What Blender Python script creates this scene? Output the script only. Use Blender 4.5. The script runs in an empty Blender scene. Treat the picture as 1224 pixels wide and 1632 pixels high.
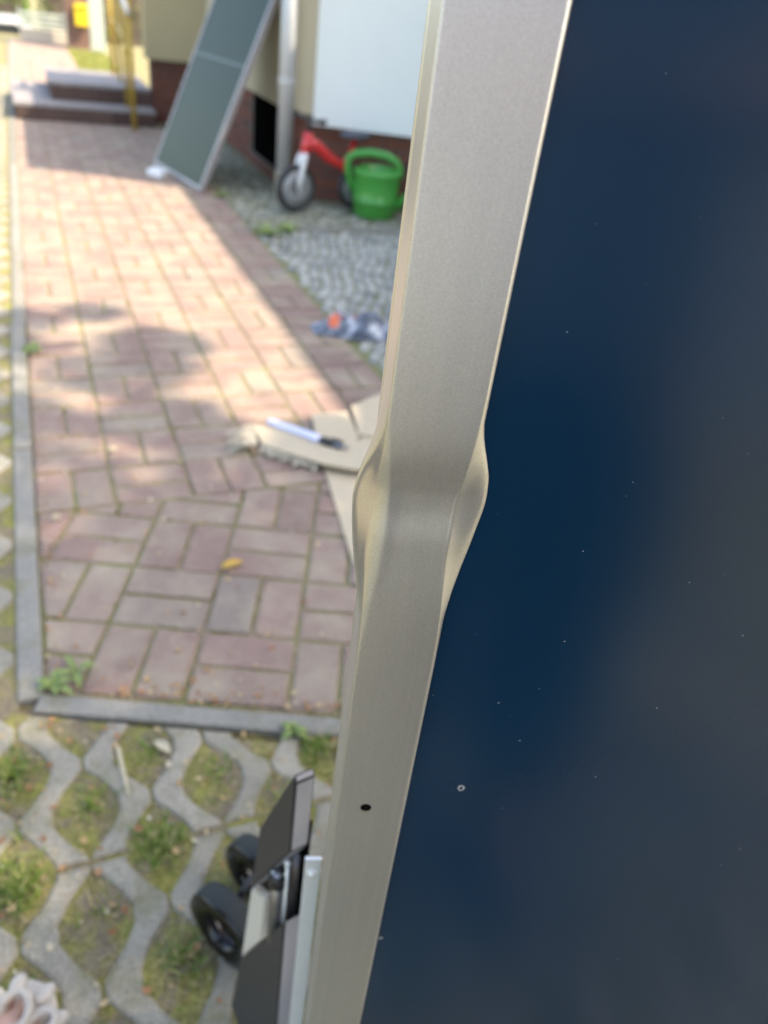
import bpy, bmesh, math, random
import numpy as np
from mathutils import Vector, Matrix
random.seed(7)
rng = np.random.default_rng(7)
S = bpy.context.scene
COL = S.collection

# ------------------------------------------------------------------ camera
cam_d = bpy.data.cameras.new("camera")
cam = bpy.data.objects.new("camera", cam_d)
COL.objects.link(cam)
S.camera = cam
cam_d.sensor_fit = 'VERTICAL'
cam_d.sensor_height = 36.0
cam_d.lens = 27.04
cam_d.clip_start = 0.01
cam_d.clip_end = 500
R = ((0.922549, 0.116914, -0.367743), (-0.368774, 0.547729, -0.750999), (0.113621, 0.828447, 0.548421))
m = Matrix([list(r) + [0] for r in R] + [[0, 0, 0, 1]])
m.translation = (0, 0, 1.2)
cam.matrix_world = m
cam_d.dof.use_dof = True
cam_d.dof.focus_distance = 0.31
cam_d.dof.aperture_fstop = 8.2

# ------------------------------------------------------------------ world, sun, exposure
SUN_AZ, SUN_EL = math.radians(115), math.radians(50)
w = bpy.data.worlds.new("World")
S.world = w
w.use_nodes = True
nt = w.node_tree
sky = nt.nodes.new('ShaderNodeTexSky')
sky.sky_type = 'NISHITA'
sky.sun_disc = False
sky.sun_elevation = SUN_EL
sky.sun_rotation = SUN_AZ
sky.dust_density = 2.0
nt.nodes['Background'].inputs['Strength'].default_value = 0.15
nt.links.new(sky.outputs[0], nt.nodes['Background'].inputs['Color'])
sun_d = bpy.data.lights.new("sun", 'SUN')
sun_d.energy = 2.3
sun_d.angle = math.radians(0.8)
sun_d.color = (1.0, 0.92, 0.80)
sun = bpy.data.objects.new("sun", sun_d)
COL.objects.link(sun)
sv = Vector((math.sin(SUN_AZ) * math.cos(SUN_EL), math.cos(SUN_AZ) * math.cos(SUN_EL), math.sin(SUN_EL)))
sun.rotation_euler = sv.to_track_quat('Z', 'Y').to_euler()
S.view_settings.view_transform = 'Standard'
S.view_settings.look = 'None'
S.view_settings.exposure = 2.12
S.view_settings.gamma = 1.0
S.view_settings.use_curve_mapping = False
S.view_settings.use_white_balance = True      # the phone balanced for the open shade
S.view_settings.white_balance_temperature = 7600
S.view_settings.white_balance_tint = 10

# ------------------------------------------------------------------ materials
def new_mat(name):
    mt = bpy.data.materials.new(name)
    mt.use_nodes = True
    return mt, mt.node_tree.nodes, mt.node_tree.links, mt.node_tree.nodes['Principled BSDF']

def ramp(n, l, src, stops):
    r = n.new('ShaderNodeValToRGB')
    e = r.color_ramp.elements
    while len(e) < len(stops):
        e.new(0.5)
    for i, (p, c) in enumerate(stops):
        e[i].position = p
        e[i].color = (c[0], c[1], c[2], 1)
    l.new(src, r.inputs[0])
    return r.outputs[0]

def mix(n, l, f, a, b, mode='MIX'):
    x = n.new('ShaderNodeMix')
    x.data_type = 'RGBA'
    x.blend_type = mode
    for sock, v in ((0, f), (6, a), (7, b)):
        if hasattr(v, 'node'):
            l.new(v, x.inputs[sock])
        elif isinstance(v, (tuple, list)):
            x.inputs[sock].default_value = (v[0], v[1], v[2], 1)
        else:
            x.inputs[sock].default_value = v
    return x.outputs[2]

def noise(n, l, scale, detail=5, rough=0.6, vec=None):
    x = n.new('ShaderNodeTexNoise')
    x.inputs['Scale'].default_value = scale
    x.inputs['Detail'].default_value = detail
    x.inputs['Roughness'].default_value = rough
    if vec is None:
        g = n.new('ShaderNodeNewGeometry')
        vec = g.outputs['Position']
    l.new(vec, x.inputs['Vector'])
    return x.outputs['Fac']

def bump(n, l, b, src, strength, dist):
    x = n.new('ShaderNodeBump')
    x.inputs['Strength'].default_value = strength
    x.inputs['Distance'].default_value = dist
    l.new(src, x.inputs['Height'])
    l.new(x.outputs[0], b.inputs['Normal'])

def mat_plain(name, col, rough=0.6, metal=0.0, var=0.15, scale=20, bmp=0.0, spec=0.5, coat=0.0):
    mt, n, l, b = new_mat(name)
    f = noise(n, l, scale)
    c = mix(n, l, f, tuple(x * (1 - var) for x in col), tuple(min(1, x * (1 + var)) for x in col))
    l.new(c, b.inputs['Base Color'])
    b.inputs['Roughness'].default_value = rough
    b.inputs['Metallic'].default_value = metal
    b.inputs['Specular IOR Level'].default_value = spec
    b.inputs['Coat Weight'].default_value = coat
    if bmp:
        bump(n, l, b, noise(n, l, scale * 6, 4), bmp, 0.002)
    return mt

def mat_stone(name, stops, island=False, var=0.25, fine=320, bmp=0.6, dirt=None, rough=0.9, dist=0.0015):
    """stops: colours over the per-piece random; speckled, dusty surface."""
    mt, n, l, b = new_mat(name)
    if island:
        g = n.new('ShaderNodeNewGeometry')
        rnd = g.outputs['Random Per Island']
    else:
        g = n.new('ShaderNodeObjectInfo')
        rnd = g.outputs['Random']
    c = ramp(n, l, rnd, stops)
    f1 = noise(n, l, 14, 4)
    c = mix(n, l, f1, mix(n, l, 1.0, c, (1 - var,) * 3, 'MULTIPLY'), c)
    f2 = noise(n, l, fine, 3, 0.7)
    sp = ramp(n, l, f2, [(0.30, (0.62,) * 3), (0.5, (1,) * 3), (0.72, (1.35,) * 3)])
    c = mix(n, l, 1.0, c, sp, 'MULTIPLY')
    if dirt:
        f3 = noise(n, l, dirt[1], 6, 0.65)
        d = ramp(n, l, f3, [(dirt[2], (0,) * 3), (dirt[3], (1,) * 3)])
        c = mix(n, l, d, c, dirt[0])
    l.new(c, b.inputs['Base Color'])
    b.inputs['Roughness'].default_value = rough
    b.inputs['Specular IOR Level'].default_value = 0.3
    bump(n, l, b, f2, bmp, dist)
    return mt

PAVER = [(0.0, (0.275, 0.190, 0.160)), (0.3, (0.315, 0.215, 0.183)), (0.6, (0.295, 0.203, 0.171)), (0.8, (0.335, 0.240, 0.200)), (0.93, (0.275, 0.212, 0.178)), (1.0, (0.28, 0.236, 0.202))]
DUST = ((0.40, 0.345, 0.255), 5, 0.42, 0.80)
M_paver = mat_stone('clay_paver', PAVER, dirt=DUST)
M_paver_far = mat_stone('clay_paver_far', PAVER, island=True, dirt=DUST)
M_conc = mat_stone('grey_concrete', [(0, (0.335, 0.308, 0.245)), (0.5, (0.375, 0.345, 0.277)), (1, (0.425, 0.39, 0.315))], fine=210, var=0.38,
                   dirt=((0.165, 0.155, 0.075), 11, 0.50, 0.74), bmp=0.9)
M_kerb = mat_stone('kerb_concrete', [(0, (0.27, 0.258, 0.225)), (1, (0.33, 0.315, 0.277))], fine=200, var=0.38, dirt=((0.19, 0.175, 0.10), 8, 0.52, 0.78), bmp=0.9)
M_gravel = mat_stone('gravel_stone', [(0, (0.22, 0.215, 0.175)), (0.3, (0.34, 0.335, 0.275)), (0.8, (0.45, 0.445, 0.37)), (1, (0.56, 0.545, 0.44))], island=True, fine=120)
M_brick = mat_stone('plinth_brick', [(0, (0.16, 0.062, 0.045)), (0.5, (0.22, 0.085, 0.06)), (1, (0.12, 0.06, 0.05))], fine=90)

def mat_soil():
    mt, n, l, b = new_mat('mossy_soil')
    f = noise(n, l, 16, 6, 0.62)
    c = ramp(n, l, f, [(0.30, (0.185, 0.15, 0.11)), (0.44, (0.22, 0.18, 0.11)), (0.54, (0.225, 0.205, 0.07)), (0.72, (0.27, 0.27, 0.055))])
    f2 = noise(n, l, 160, 4, 0.7)
    sp = ramp(n, l, f2, [(0.3, (0.5,) * 3), (0.7, (1.45,) * 3)])
    c = mix(n, l, 1.0, c, sp, 'MULTIPLY')
    l.new(c, b.inputs['Base Color'])
    b.inputs['Roughness'].default_value = 0.95
    bump(n, l, b, f2, 0.9, 0.004)
    return mt
M_soil = mat_soil()

def mat_joint():
    mt, n, l, b = new_mat('sandy_moss_joint')
    f = noise(n, l, 5, 6, 0.65)
    c = ramp(n, l, f, [(0.28, (0.27, 0.215, 0.15)), (0.46, (0.25, 0.205, 0.13)), (0.56, (0.23, 0.21, 0.10)), (0.70, (0.23, 0.25, 0.065))])
    f2 = noise(n, l, 200, 4, 0.7)
    c = mix(n, l, 1.0, c, ramp(n, l, f2, [(0.3, (0.6,) * 3), (0.7, (1.35,) * 3)]), 'MULTIPLY')
    l.new(c, b.inputs['Base Color'])
    b.inputs['Roughness'].default_value = 0.95
    bump(n, l, b, f2, 0.8, 0.003)
    return mt
M_joint = mat_joint()

def mat_leafy(name, stops, trans=0.25, rough=0.6):
    mt, n, l, b = new_mat(name)
    g = n.new('ShaderNodeNewGeometry')
    c = ramp(n, l, g.outputs['Random Per Island'], stops)
    l.new(c, b.inputs['Base Color'])
    b.inputs['Roughness'].default_value = rough
    tr = n.new('ShaderNodeBsdfTranslucent')
    l.new(c, tr.inputs['Color'])
    ms = n.new('ShaderNodeMixShader')
    ms.inputs[0].default_value = trans
    l.new(b.outputs[0], ms.inputs[1])
    l.new(tr.outputs[0], ms.inputs[2])
    l.new(ms.outputs[0], n['Material Output'].inputs['Surface'])
    return mt
M_grass = mat_leafy('grass_blade', [(0, (0.12, 0.22, 0.03)), (0.4, (0.18, 0.30, 0.05)), (0.68, (0.28, 0.34, 0.08)), (0.86, (0.42, 0.37, 0.17)), (1, (0.58, 0.46, 0.27))])
M_moss = mat_leafy('moss_tuft', [(0, (0.17, 0.165, 0.03)), (0.5, (0.25, 0.235, 0.045)), (0.8, (0.30, 0.26, 0.10)), (1, (0.36, 0.29, 0.16))], 0.1, 0.9)
M_leaf = mat_leafy('tree_leaf', [(0, (0.04, 0.08, 0.015)), (0.5, (0.06, 0.115, 0.02)), (1, (0.10, 0.16, 0.03))], 0.3)
M_hedge = mat_leafy('hedge_leaf', [(0, (0.07, 0.13, 0.02)), (0.5, (0.11, 0.20, 0.03)), (1, (0.19, 0.28, 0.06))], 0.3)
M_litter = mat_leafy('dry_leaf', [(0, (0.30, 0.13, 0.055)), (0.35, (0.42, 0.22, 0.10)), (0.6, (0.50, 0.33, 0.15)), (0.85, (0.58, 0.47, 0.28)), (1, (0.68, 0.63, 0.50))], 0.2)
M_yleaf = mat_leafy('yellow_leaf', [(0, (0.55, 0.33, 0.06)), (1, (0.60, 0.38, 0.07))], 0.2)
M_weed = mat_leafy('weed_leaf', [(0, (0.17, 0.26, 0.06)), (1, (0.30, 0.38, 0.14))], 0.25)
M_straw = mat_leafy('dry_straw', [(0, (0.50, 0.43, 0.30)), (1, (0.60, 0.53, 0.38))], 0.1)

def mat_frame():
    mt, n, l, b = new_mat('satin_anodised_aluminium')
    g = n.new('ShaderNodeNewGeometry')
    f = noise(n, l, 1500, 2, 0.6)
    c = ramp(n, l, f, [(0.30, (0.545, 0.545, 0.548)), (0.5, (0.605, 0.605, 0.608)), (0.72, (0.67, 0.67, 0.673))])
    # faint drawing lines along the extrusion
    mp = n.new('ShaderNodeMapping')
    mp.inputs['Scale'].default_value = (1, 1, 0.012)
    l.new(g.outputs['Position'], mp.inputs['Vector'])
    f2 = noise(n, l, 420, 3, 0.6, mp.outputs[0])
    c = mix(n, l, 1.0, c, ramp(n, l, f2, [(0.25, (0.97,) * 3), (0.75, (1.025,) * 3)]), 'MULTIPLY')
    l.new(c, b.inputs['Base Color'])
    b.inputs['Metallic'].default_value = 0.9
    b.inputs['Roughness'].default_value = 0.36
    bump(n, l, b, f, 0.08, 0.0002)
    return mt
M_frame = mat_frame()

def mat_glass_front():
    mt, n, l, b = new_mat('dark_navy_panel_glass')
    f = noise(n, l, 900, 2)
    c = mix(n, l, f, (0.0003, 0.0165, 0.042), (0.0004, 0.0185, 0.047))
    l.new(c, b.inputs['Base Color'])
    b.inputs['Roughness'].default_value = 0.22
    b.inputs['Specular IOR Level'].default_value = 0.5
    b.inputs['IOR'].default_value = 1.45
    return mt
M_pglass = mat_glass_front()
M_speck = mat_plain('dried_drop', (0.30, 0.31, 0.31), 0.7, scale=900)
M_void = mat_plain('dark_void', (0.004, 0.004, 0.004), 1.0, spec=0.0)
M_lip_highlight = mat_plain('painted_lip_highlight', (0.75, 0.74, 0.72), 0.3, 0.9)
M_board = mat_plain('dark_grey_film_board', (0.034, 0.034, 0.036), 0.5, var=0.12, scale=60, bmp=0.1)
M_boardedge = mat_plain('grey_board_edge', (0.33, 0.335, 0.375), 0.5, 0.1, scale=300, bmp=0.15)
M_ledge = mat_plain('pale_board_core', (0.62, 0.57, 0.49), 0.8, var=0.15, scale=160)
M_zinc = mat_plain('bright_zinc', (0.84, 0.86, 0.85), 0.35, 0.25, var=0.05, scale=40)
M_steel = mat_plain('dull_steel_tube', (0.30, 0.30, 0.31), 0.35, 0.9, var=0.1)
M_darktube = mat_plain('dark_steel_tube', (0.06, 0.055, 0.06), 0.3, 0.7)
M_tyre = mat_plain('grey_rubber', (0.035, 0.04, 0.041), 0.75, var=0.1, scale=80, spec=.2)
M_blackgloss = mat_plain('black_gloss_plastic', (0.006, 0.006, 0.008), 0.16)
M_card = mat_plain('brown_cardboard', (0.52, 0.435, 0.31), 0.85, var=0.08, scale=30, bmp=0.1)
M_lav = mat_plain('lavender_plastic', (0.66, 0.68, 0.90), 0.35, var=0.06)
M_black = mat_plain('black_plastic', (0.02, 0.02, 0.022), 0.4)
def mat_film():
    mt, n, l, b = new_mat('film_painted_highlights')
    f = noise(n, l, 16, 3, 0.5)
    c = ramp(n, l, f, [(0.36, (0.035, 0.042, 0.065)), (0.47, (0.12, 0.14, 0.19)), (0.56, (0.30, 0.33, 0.40)), (0.64, (0.62, 0.64, 0.68))])  # pale patches imitate highlights on the crumpled film
    l.new(c, b.inputs['Base Color'])
    b.inputs['Roughness'].default_value = 0.2
    return mt
M_bag = mat_film()
M_redpr = mat_plain('red_orange_print', (0.72, 0.16, 0.07), 0.35, var=0.15, scale=20)
M_beige = mat_plain('beige_render', (0.43, 0.375, 0.235), 0.9, var=0.06, scale=15, bmp=0.4)
M_beige2 = mat_plain('pale_beige_render', (0.50, 0.44, 0.31), 0.9, var=0.06, scale=15, bmp=0.4)
M_white = mat_plain('white_board', (0.70, 0.755, 0.76), 0.6, var=0.03, scale=6)
M_mortar = mat_plain('plinth_mortar', (0.14, 0.115, 0.10), 0.95, scale=60, bmp=0.4)
M_pipe = mat_plain('zinc_downpipe', (0.46, 0.475, 0.49), 0.55, 0.35, var=0.1, scale=8)
M_roof = mat_plain('roof_sheet', (0.15, 0.09, 0.07), 0.8)
M_red = mat_plain('red_paint', (0.62, 0.025, 0.03), 0.3, coat=0.4, var=0.05)
M_whitep = mat_plain('white_plastic', (0.72, 0.73, 0.74), 0.4, var=0.03)
M_rubber = mat_plain('black_rubber', (0.022, 0.022, 0.025), 0.6)
M_rim = mat_plain('grey_rim', (0.30, 0.31, 0.33), 0.4, 0.3)
M_seat = mat_plain('dark_blue_grey_seat', (0.07, 0.08, 0.11), 0.6)
M_green = mat_plain('green_plastic', (0.05, 0.30, 0.055), 0.24, var=0.05, scale=5)
M_stepdark = mat_stone('dark_step_tile', [(0, (0.085, 0.05, 0.045)), (0.5, (0.11, 0.068, 0.058)), (1, (0.13, 0.085, 0.07))], fine=60)
M_tread = mat_stone('grey_step_tread', [(0, (0.30, 0.275, 0.27)), (1, (0.33, 0.305, 0.30))], fine=60)
M_brass = mat_plain('yellow_rail_paint', (0.46, 0.31, 0.055), 0.4, 0.3, var=0.1)
M_brown = mat_plain('brown_pier', (0.20, 0.115, 0.085), 0.85, var=0.25, scale=8)
M_yellow = mat_plain('yellow_paint', (0.85, 0.62, 0.03), 0.45, var=0.04)
M_greypost = mat_plain('grey_green_post', (0.42, 0.46, 0.40), 0.7)
M_fence = mat_plain('grey_fence_paint', (0.42, 0.46, 0.42), 0.6)
M_lowwall = mat_plain('beige_low_wall', (0.55, 0.48, 0.38), 0.9)
M_car = mat_plain('white_car_paint', (0.80, 0.80, 0.80), 0.25, coat=0.6, var=0.02)
M_carglass = mat_plain('car_glass', (0.03, 0.035, 0.04), 0.08)
M_pvglass = mat_plain('green_black_panel_glass', (0.022, 0.040, 0.030), 0.35, var=0.1, spec=0.12)
M_pvline = mat_plain('pale_cell_gap', (0.028, 0.048, 0.039), 0.3)
M_alu = mat_plain('mill_aluminium', (0.36, 0.335, 0.345), 0.45, 0.6)
M_foam = mat_plain('white_foam', (0.82, 0.82, 0.82), 0.8)
M_bark = mat_plain('tree_bark', (0.12, 0.09, 0.065), 0.95, scale=30, bmp=0.6)
M_skin = mat_plain('skin', (0.62, 0.40, 0.33), 0.5, var=0.08, scale=40)
M_sandal = mat_plain('cream_leather', (0.52, 0.465, 0.40), 0.55, var=0.05, scale=80)
M_trouser = mat_plain('dark_cloth', (0.03, 0.035, 0.055), 0.9)
M_shirt = mat_plain('navy_cloth', (0.03, 0.04, 0.07), 0.9)
M_jeans = mat_plain('navy_denim', (0.008, 0.012, 0.028), 0.95)
M_paleshirt = mat_plain('pale_blue_cotton', (0.60, 0.62, 0.68), 0.9)
M_hair = mat_plain('brown_hair', (0.07, 0.04, 0.025), 0.7)

# ------------------------------------------------------------------ builders
def mesh(name, verts, faces, mats, fm=None, smooth=False):
    me = bpy.data.meshes.new(name)
    me.from_pydata([tuple(v) for v in verts], [], [tuple(f) for f in faces])
    for mt in (mats if isinstance(mats, (list, tuple)) else [mats]):
        me.materials.append(mt)
    if fm is not None:
        me.polygons.foreach_set('material_index', fm)
    if smooth:
        me.polygons.foreach_set('use_smooth', [True] * len(me.polygons))
    me.update()
    return me

def link(name, me, parent=None, loc=(0, 0, 0), rz=0.0):
    o = bpy.data.objects.new(name, me)
    COL.objects.link(o)
    o.location = loc
    o.rotation_euler = (0, 0, rz)
    if parent is not None:
        o.parent = parent
    return o

def tag(o, label, cat, group=None):
    o['label'] = label
    o['category'] = cat
    if group:
        o['group'] = group
    return o

def thing(name, label, cat, loc=(0, 0, 0), rz=0.0, group=None):
    return tag(link(name, None, None, loc, rz), label, cat, group)

def struct(o, kind='structure'):
    o['kind'] = kind
    return o

class MB:
    """collects simple solids into one mesh"""
    def __init__(s):
        s.v, s.f, s.m = [], [], []
    def add(s, v, f, mi=0):
        b = len(s.v)
        s.v += [tuple(x) for x in v]
        s.f += [tuple(b + i for i in q) for q in f]
        s.m += [mi] * len(f)
        return s
    def box(s, x0, x1, y0, y1, z0, z1, mi=0, bev=0.0):
        if bev:
            return s.prism([(x0, y0), (x1, y0), (x1, y1), (x0, y1)], z0, z1, mi, bev)
        v = [(x, y, z) for z in (z0, z1) for x, y in ((x0, y0), (x1, y0), (x1, y1), (x0, y1))]
        return s.add(v, [(3, 2, 1, 0), (4, 5, 6, 7), (0, 1, 5, 4), (1, 2, 6, 5), (2, 3, 7, 6), (3, 0, 4, 7)], mi)
    def prism(s, poly, z0, z1, mi=0, bev=0.0):
        n = len(poly)
        if bev:
            ins = inset(poly, bev)
            rings = [[(x, y, z0) for x, y in poly], [(x, y, z1 - bev * 0.7) for x, y in poly], [(x, y, z1) for x, y in ins]]
        else:
            rings = [[(x, y, z0) for x, y in poly], [(x, y, z1) for x, y in poly]]
        v = [p for r in rings for p in r]
        f = [tuple(range((len(rings) - 1) * n, len(rings) * n))]
        for k in range(len(rings) - 1):
            for i in range(n):
                j = (i + 1) % n
                f.append((k * n + i, k * n + j, (k + 1) * n + j, (k + 1) * n + i))
        f.append(tuple(range(n - 1, -1, -1)))
        return s.add(v, f, mi)
    def tube(s, pts, r, seg=10, mi=0, caps=True):
        pts = [Vector(p) for p in pts]
        rs = r if isinstance(r, (list, tuple)) else [r] * len(pts)
        v, f = [], []
        up = Vector((0, 0, 1))
        for i, p in enumerate(pts):
            d = (pts[min(i + 1, len(pts) - 1)] - pts[max(i - 1, 0)]).normalized()
            a = d.cross(up if abs(d.z) < 0.9 else Vector((1, 0, 0))).normalized()
            if i and a.dot(pa) < 0:
                a = -a
            pa = a
            b = d.cross(a)
            for k in range(seg):
                t = 2 * math.pi * k / seg
                v.append(p + (a * math.cos(t) + b * math.sin(t)) * rs[i])
        for i in range(len(pts) - 1):
            for k in range(seg):
                q = (k + 1) % seg
                f.append((i * seg + k, i * seg + q, (i + 1) * seg + q, (i + 1) * seg + k))
        if caps:
            f.append(tuple(range(seg - 1, -1, -1)))
            f.append(tuple((len(pts) - 1) * seg + k for k in range(seg)))
        return s.add(v, f, mi)
    def lathe(s, prof, origin=(0, 0, 0), axis=(0, 0, 1), seg=28, mi=0, close=False):
        """prof: list of (radius, height along the axis)"""
        ax = Vector(axis).normalized()
        a = ax.cross(Vector((0, 0, 1)) if abs(ax.z) < 0.9 else Vector((1, 0, 0))).normalized()
        b = ax.cross(a)
        o = Vector(origin)
        v, f = [], []
        for r, hh in prof:
            for k in range(seg):
                t = 2 * math.pi * k / seg
                v.append(o + ax * hh + (a * math.cos(t) + b * math.sin(t)) * r)
        n = len(prof)
        for i in range(n if close else n - 1):
            i2 = (i + 1) % n
            for k in range(seg):
                q = (k + 1) % seg
                f.append((i * seg + k, i * seg + q, i2 * seg + q, i2 * seg + k))
        return s.add(v, f, mi)
    def mesh(s, name, mats, smooth=False):
        return mesh(name, s.v, s.f, mats, s.m, smooth)
    def obj(s, name, mats, parent=None, smooth=False, loc=(0, 0, 0), rz=0.0):
        return link(name, s.mesh(name, mats, smooth), parent, loc, rz)

def inset(poly, d):
    n = len(poly)
    area = sum(poly[i][0] * poly[(i + 1) % n][1] - poly[(i + 1) % n][0] * poly[i][1] for i in range(n))
    sg = 1 if area > 0 else -1
    out = []
    for i in range(n):
        p0, p1, p2 = Vector(poly[i - 1]), Vector(poly[i]), Vector(poly[(i + 1) % n])
        a, b = (p1 - p0), (p2 - p1)
        if a.length < 1e-7 or b.length < 1e-7:
            out.append(tuple(p1)); continue
        a.normalize(); b.normalize()
        na, nb = Vector((-a.y, a.x)) * sg, Vector((-b.y, b.x)) * sg
        k = na + nb
        if k.length < 1e-6:
            out.append(tuple(p1)); continue
        k.normalize()
        c = max(0.5, k.dot(na))
        q = p1 + k * (d / c)
        out.append((q.x, q.y))
    return out

def clip(poly, a, b, c):
    """keep a*x+b*y<=c"""
    out = []
    n = len(poly)
    for i in range(n):
        p, q = poly[i], poly[(i + 1) % n]
        dp, dq = a * p[0] + b * p[1] - c, a * q[0] + b * q[1] - c
        if dp <= 0:
            out.append(p)
        if dp * dq < 0:
            t = dp / (dp - dq)
            out.append((p[0] + t * (q[0] - p[0]), p[1] + t * (q[1] - p[1])))
    return out

def parea(poly):
    n = len(poly)
    return abs(sum(poly[i][0] * poly[(i + 1) % n][1] - poly[(i + 1) % n][0] * poly[i][1] for i in range(n))) / 2

def az(d):
    return Vector((math.sin(math.radians(d)), math.cos(math.radians(d)), 0))

# ------------------------------------------------------------------ ground
gme = MB()
gx = [-60, -12, -5, -2, 0, 2, 5, 12, 60]
gy = [-40, -10, -4, -1, 1, 3, 6, 10, 14, 17.4, 18.8, 30, 90]
vv = [(x, y, -0.016 if y < 18 else -1.36) for y in gy for x in gx]
ff = [(j * len(gx) + i, j * len(gx) + i + 1, (j + 1) * len(gx) + i + 1, (j + 1) * len(gx) + i) for j in range(len(gy) - 1) for i in range(len(gx) - 1)]
gme.add(vv, ff)
struct(gme.obj('ground', M_soil))

# --- brick path: bedding sheet carries the pavers
PS = math.sin(math.radians(22)); PC = math.cos(math.radians(22))
def erot(a, b):      # lower-section coordinates (along the front kerb, away from it) -> world
    return (a * PC + b * PS, -a * PS + b * PC)
bed = MB()
bed.add([(-0.1, 1.15, -0.0055), (0.75, 0.86, -0.0055), (1.14, 0.72, -0.0055), (1.14, 16.5, -0.0055), (-0.1, 16.5, -0.0055)], [(0, 1, 2, 3, 4)])
path = struct(bed.obj('brick_path', M_joint))

bricks = []          # (polygon, dist)
GAP = 0.0056
S1 = 0.208
XE = [-0.102 + i * S1 - (0.007 if i else 0.0) for i in range(7)]
XE[-1] = 1.139
y0 = 1.819
row = 0
while y0 < 16.2:
    y1 = y0 + 0.209
    for i in range(6):
        xa, xb = XE[i], XE[i + 1]
        vertical = (row + i) % 2 == 0
        if row < 1: vertical = (row + i) % 2 == 0
        if vertical:
            xm = (xa + xb) / 2
            cells = [(xa, xm, y0, y1), (xm, xb, y0, y1)]
        else:
            ym = (y0 + y1) / 2
            cells = [(xa, xb, y0, ym), (xa, xb, ym, y1)]
        for (a, b, c, d) in cells:
            p = [(a + GAP, c + GAP), (b - GAP, c + GAP), (b - GAP, d - GAP), (a + GAP, d - GAP)]
            p = clip(p, 0, -1, -1.838)
            p = clip(p, -1, 0, 0.096)
            if 8.05 < (c + d) / 2 < 9.6:
                continue
            if len(p) > 2 and parea(p) > 0.0012:
                bricks.append(p)
    y0 = y1
    row += 1
for j in range(-2, 5):
    for i in range(-4, 6):
        a0, b0 = -0.063 + 0.2075 * i, 1.482 + 0.206 * j
        if b0 < 1.065:
            continue
        vertical = (i + j) % 2 == 0
        if not vertical:
            cells = [(a0, a0 + 0.2075, b0, b0 + 0.103), (a0, a0 + 0.2075, b0 + 0.103, b0 + 0.206)]
        else:
            cells = [(a0, a0 + 0.1038, b0, b0 + 0.206), (a0 + 0.1038, a0 + 0.2075, b0, b0 + 0.206)]
        for (a, b, c, d) in cells:
            p = [erot(*q) for q in ((a + GAP, c + GAP), (b - GAP, c + GAP), (b - GAP, d - GAP), (a + GAP, d - GAP))]
            p = clip(p, 0, 1, 1.829)
            p = clip(p, -1, 0, 0.093)
            p = clip(p, 1, 0, 1.136)
            if len(p) > 2 and parea(p) > 0.0012:
                bricks.append(p)
bricks.sort(key=lambda p: sum(q[1] for q in p) / len(p))
far = MB()
shared = {}
for k, p in enumerate(bricks):
    cx = sum(q[0] for q in p) / len(p); cy = sum(q[1] for q in p) / len(p)
    dz = random.uniform(-0.0022, 0.0018)
    if k < 300:
        loc = [(q[0] - cx, q[1] - cy) for q in p]
        key = (tuple((round(x, 3), round(y, 3)) for x, y in loc), k % 7)
        if key not in shared:
            worn = []
            for i_, q in enumerate(loc):
                q2 = loc[(i_ + 1) % len(loc)]
                L_ = math.hypot(q2[0] - q[0], q2[1] - q[1])
                nn = 1 if L_ < .06 else 3 if L_ < .13 else 5
                for t_ in range(nn):
                    u_ = (t_ + (random.uniform(-.25, .25) if t_ else .0)) / nn
                    jt = .0010 if t_ else .0016
                    worn.append((q[0] + (q2[0] - q[0]) * u_ + random.uniform(-jt, jt), q[1] + (q2[1] - q[1]) * u_ + random.uniform(-jt, jt)))
            shared[key] = MB().prism(worn, -0.05, 0, bev=random.uniform(.003, .0045)).mesh('brick', M_paver)
        link('brick', shared[key], path, (cx, cy, dz), random.uniform(-0.012, 0.012))
    else:
        far.prism(p, -0.03, dz, bev=0.0035)
struct(far.obj('far_bricks', M_paver_far, path), 'stuff')

# --- kerbs
kerb = struct(link('kerb', None))
y = 1.175
kshared = MB().box(-0.024, 0.024, 0.003, 0.995, -0.2, 0.006, bev=0.005).mesh('kerb_stone', M_kerb)
while y < 16:
    link('kerb_stone', kshared, kerb, (-0.124 + random.uniform(-0.002, 0.002), y, random.uniform(-0.002, 0.003)), random.uniform(-0.003, 0.003))
    y += 1.0
kmb = MB().box(0.003, 0.995, -0.022, 0.022, -0.2, 0.004, bev=0.004).mesh('kerb_stone', M_kerb)
for a in (-0.545, 0.455, 1.455):
    px, py = erot(a, 1.036)
    link('kerb_stone', kmb, kerb, (px, py, random.uniform(-0.001, 0.002)), -math.radians(22) + random.uniform(-0.003, 0.003))

struct(MB().add([(-6, -9, -.006), (8, -9, -.006), (8, -1.9, -.006), (-6, -1.9, -.006)], [(0, 1, 2, 3)]).obj('unseen_yard', mat_stone('unseen_yard_paving', [(0, (0.20, 0.225, 0.23)), (1, (0.215, 0.24, 0.245))], fine=40)))  # out of view, added for the panel glass to mirror its tone
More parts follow.
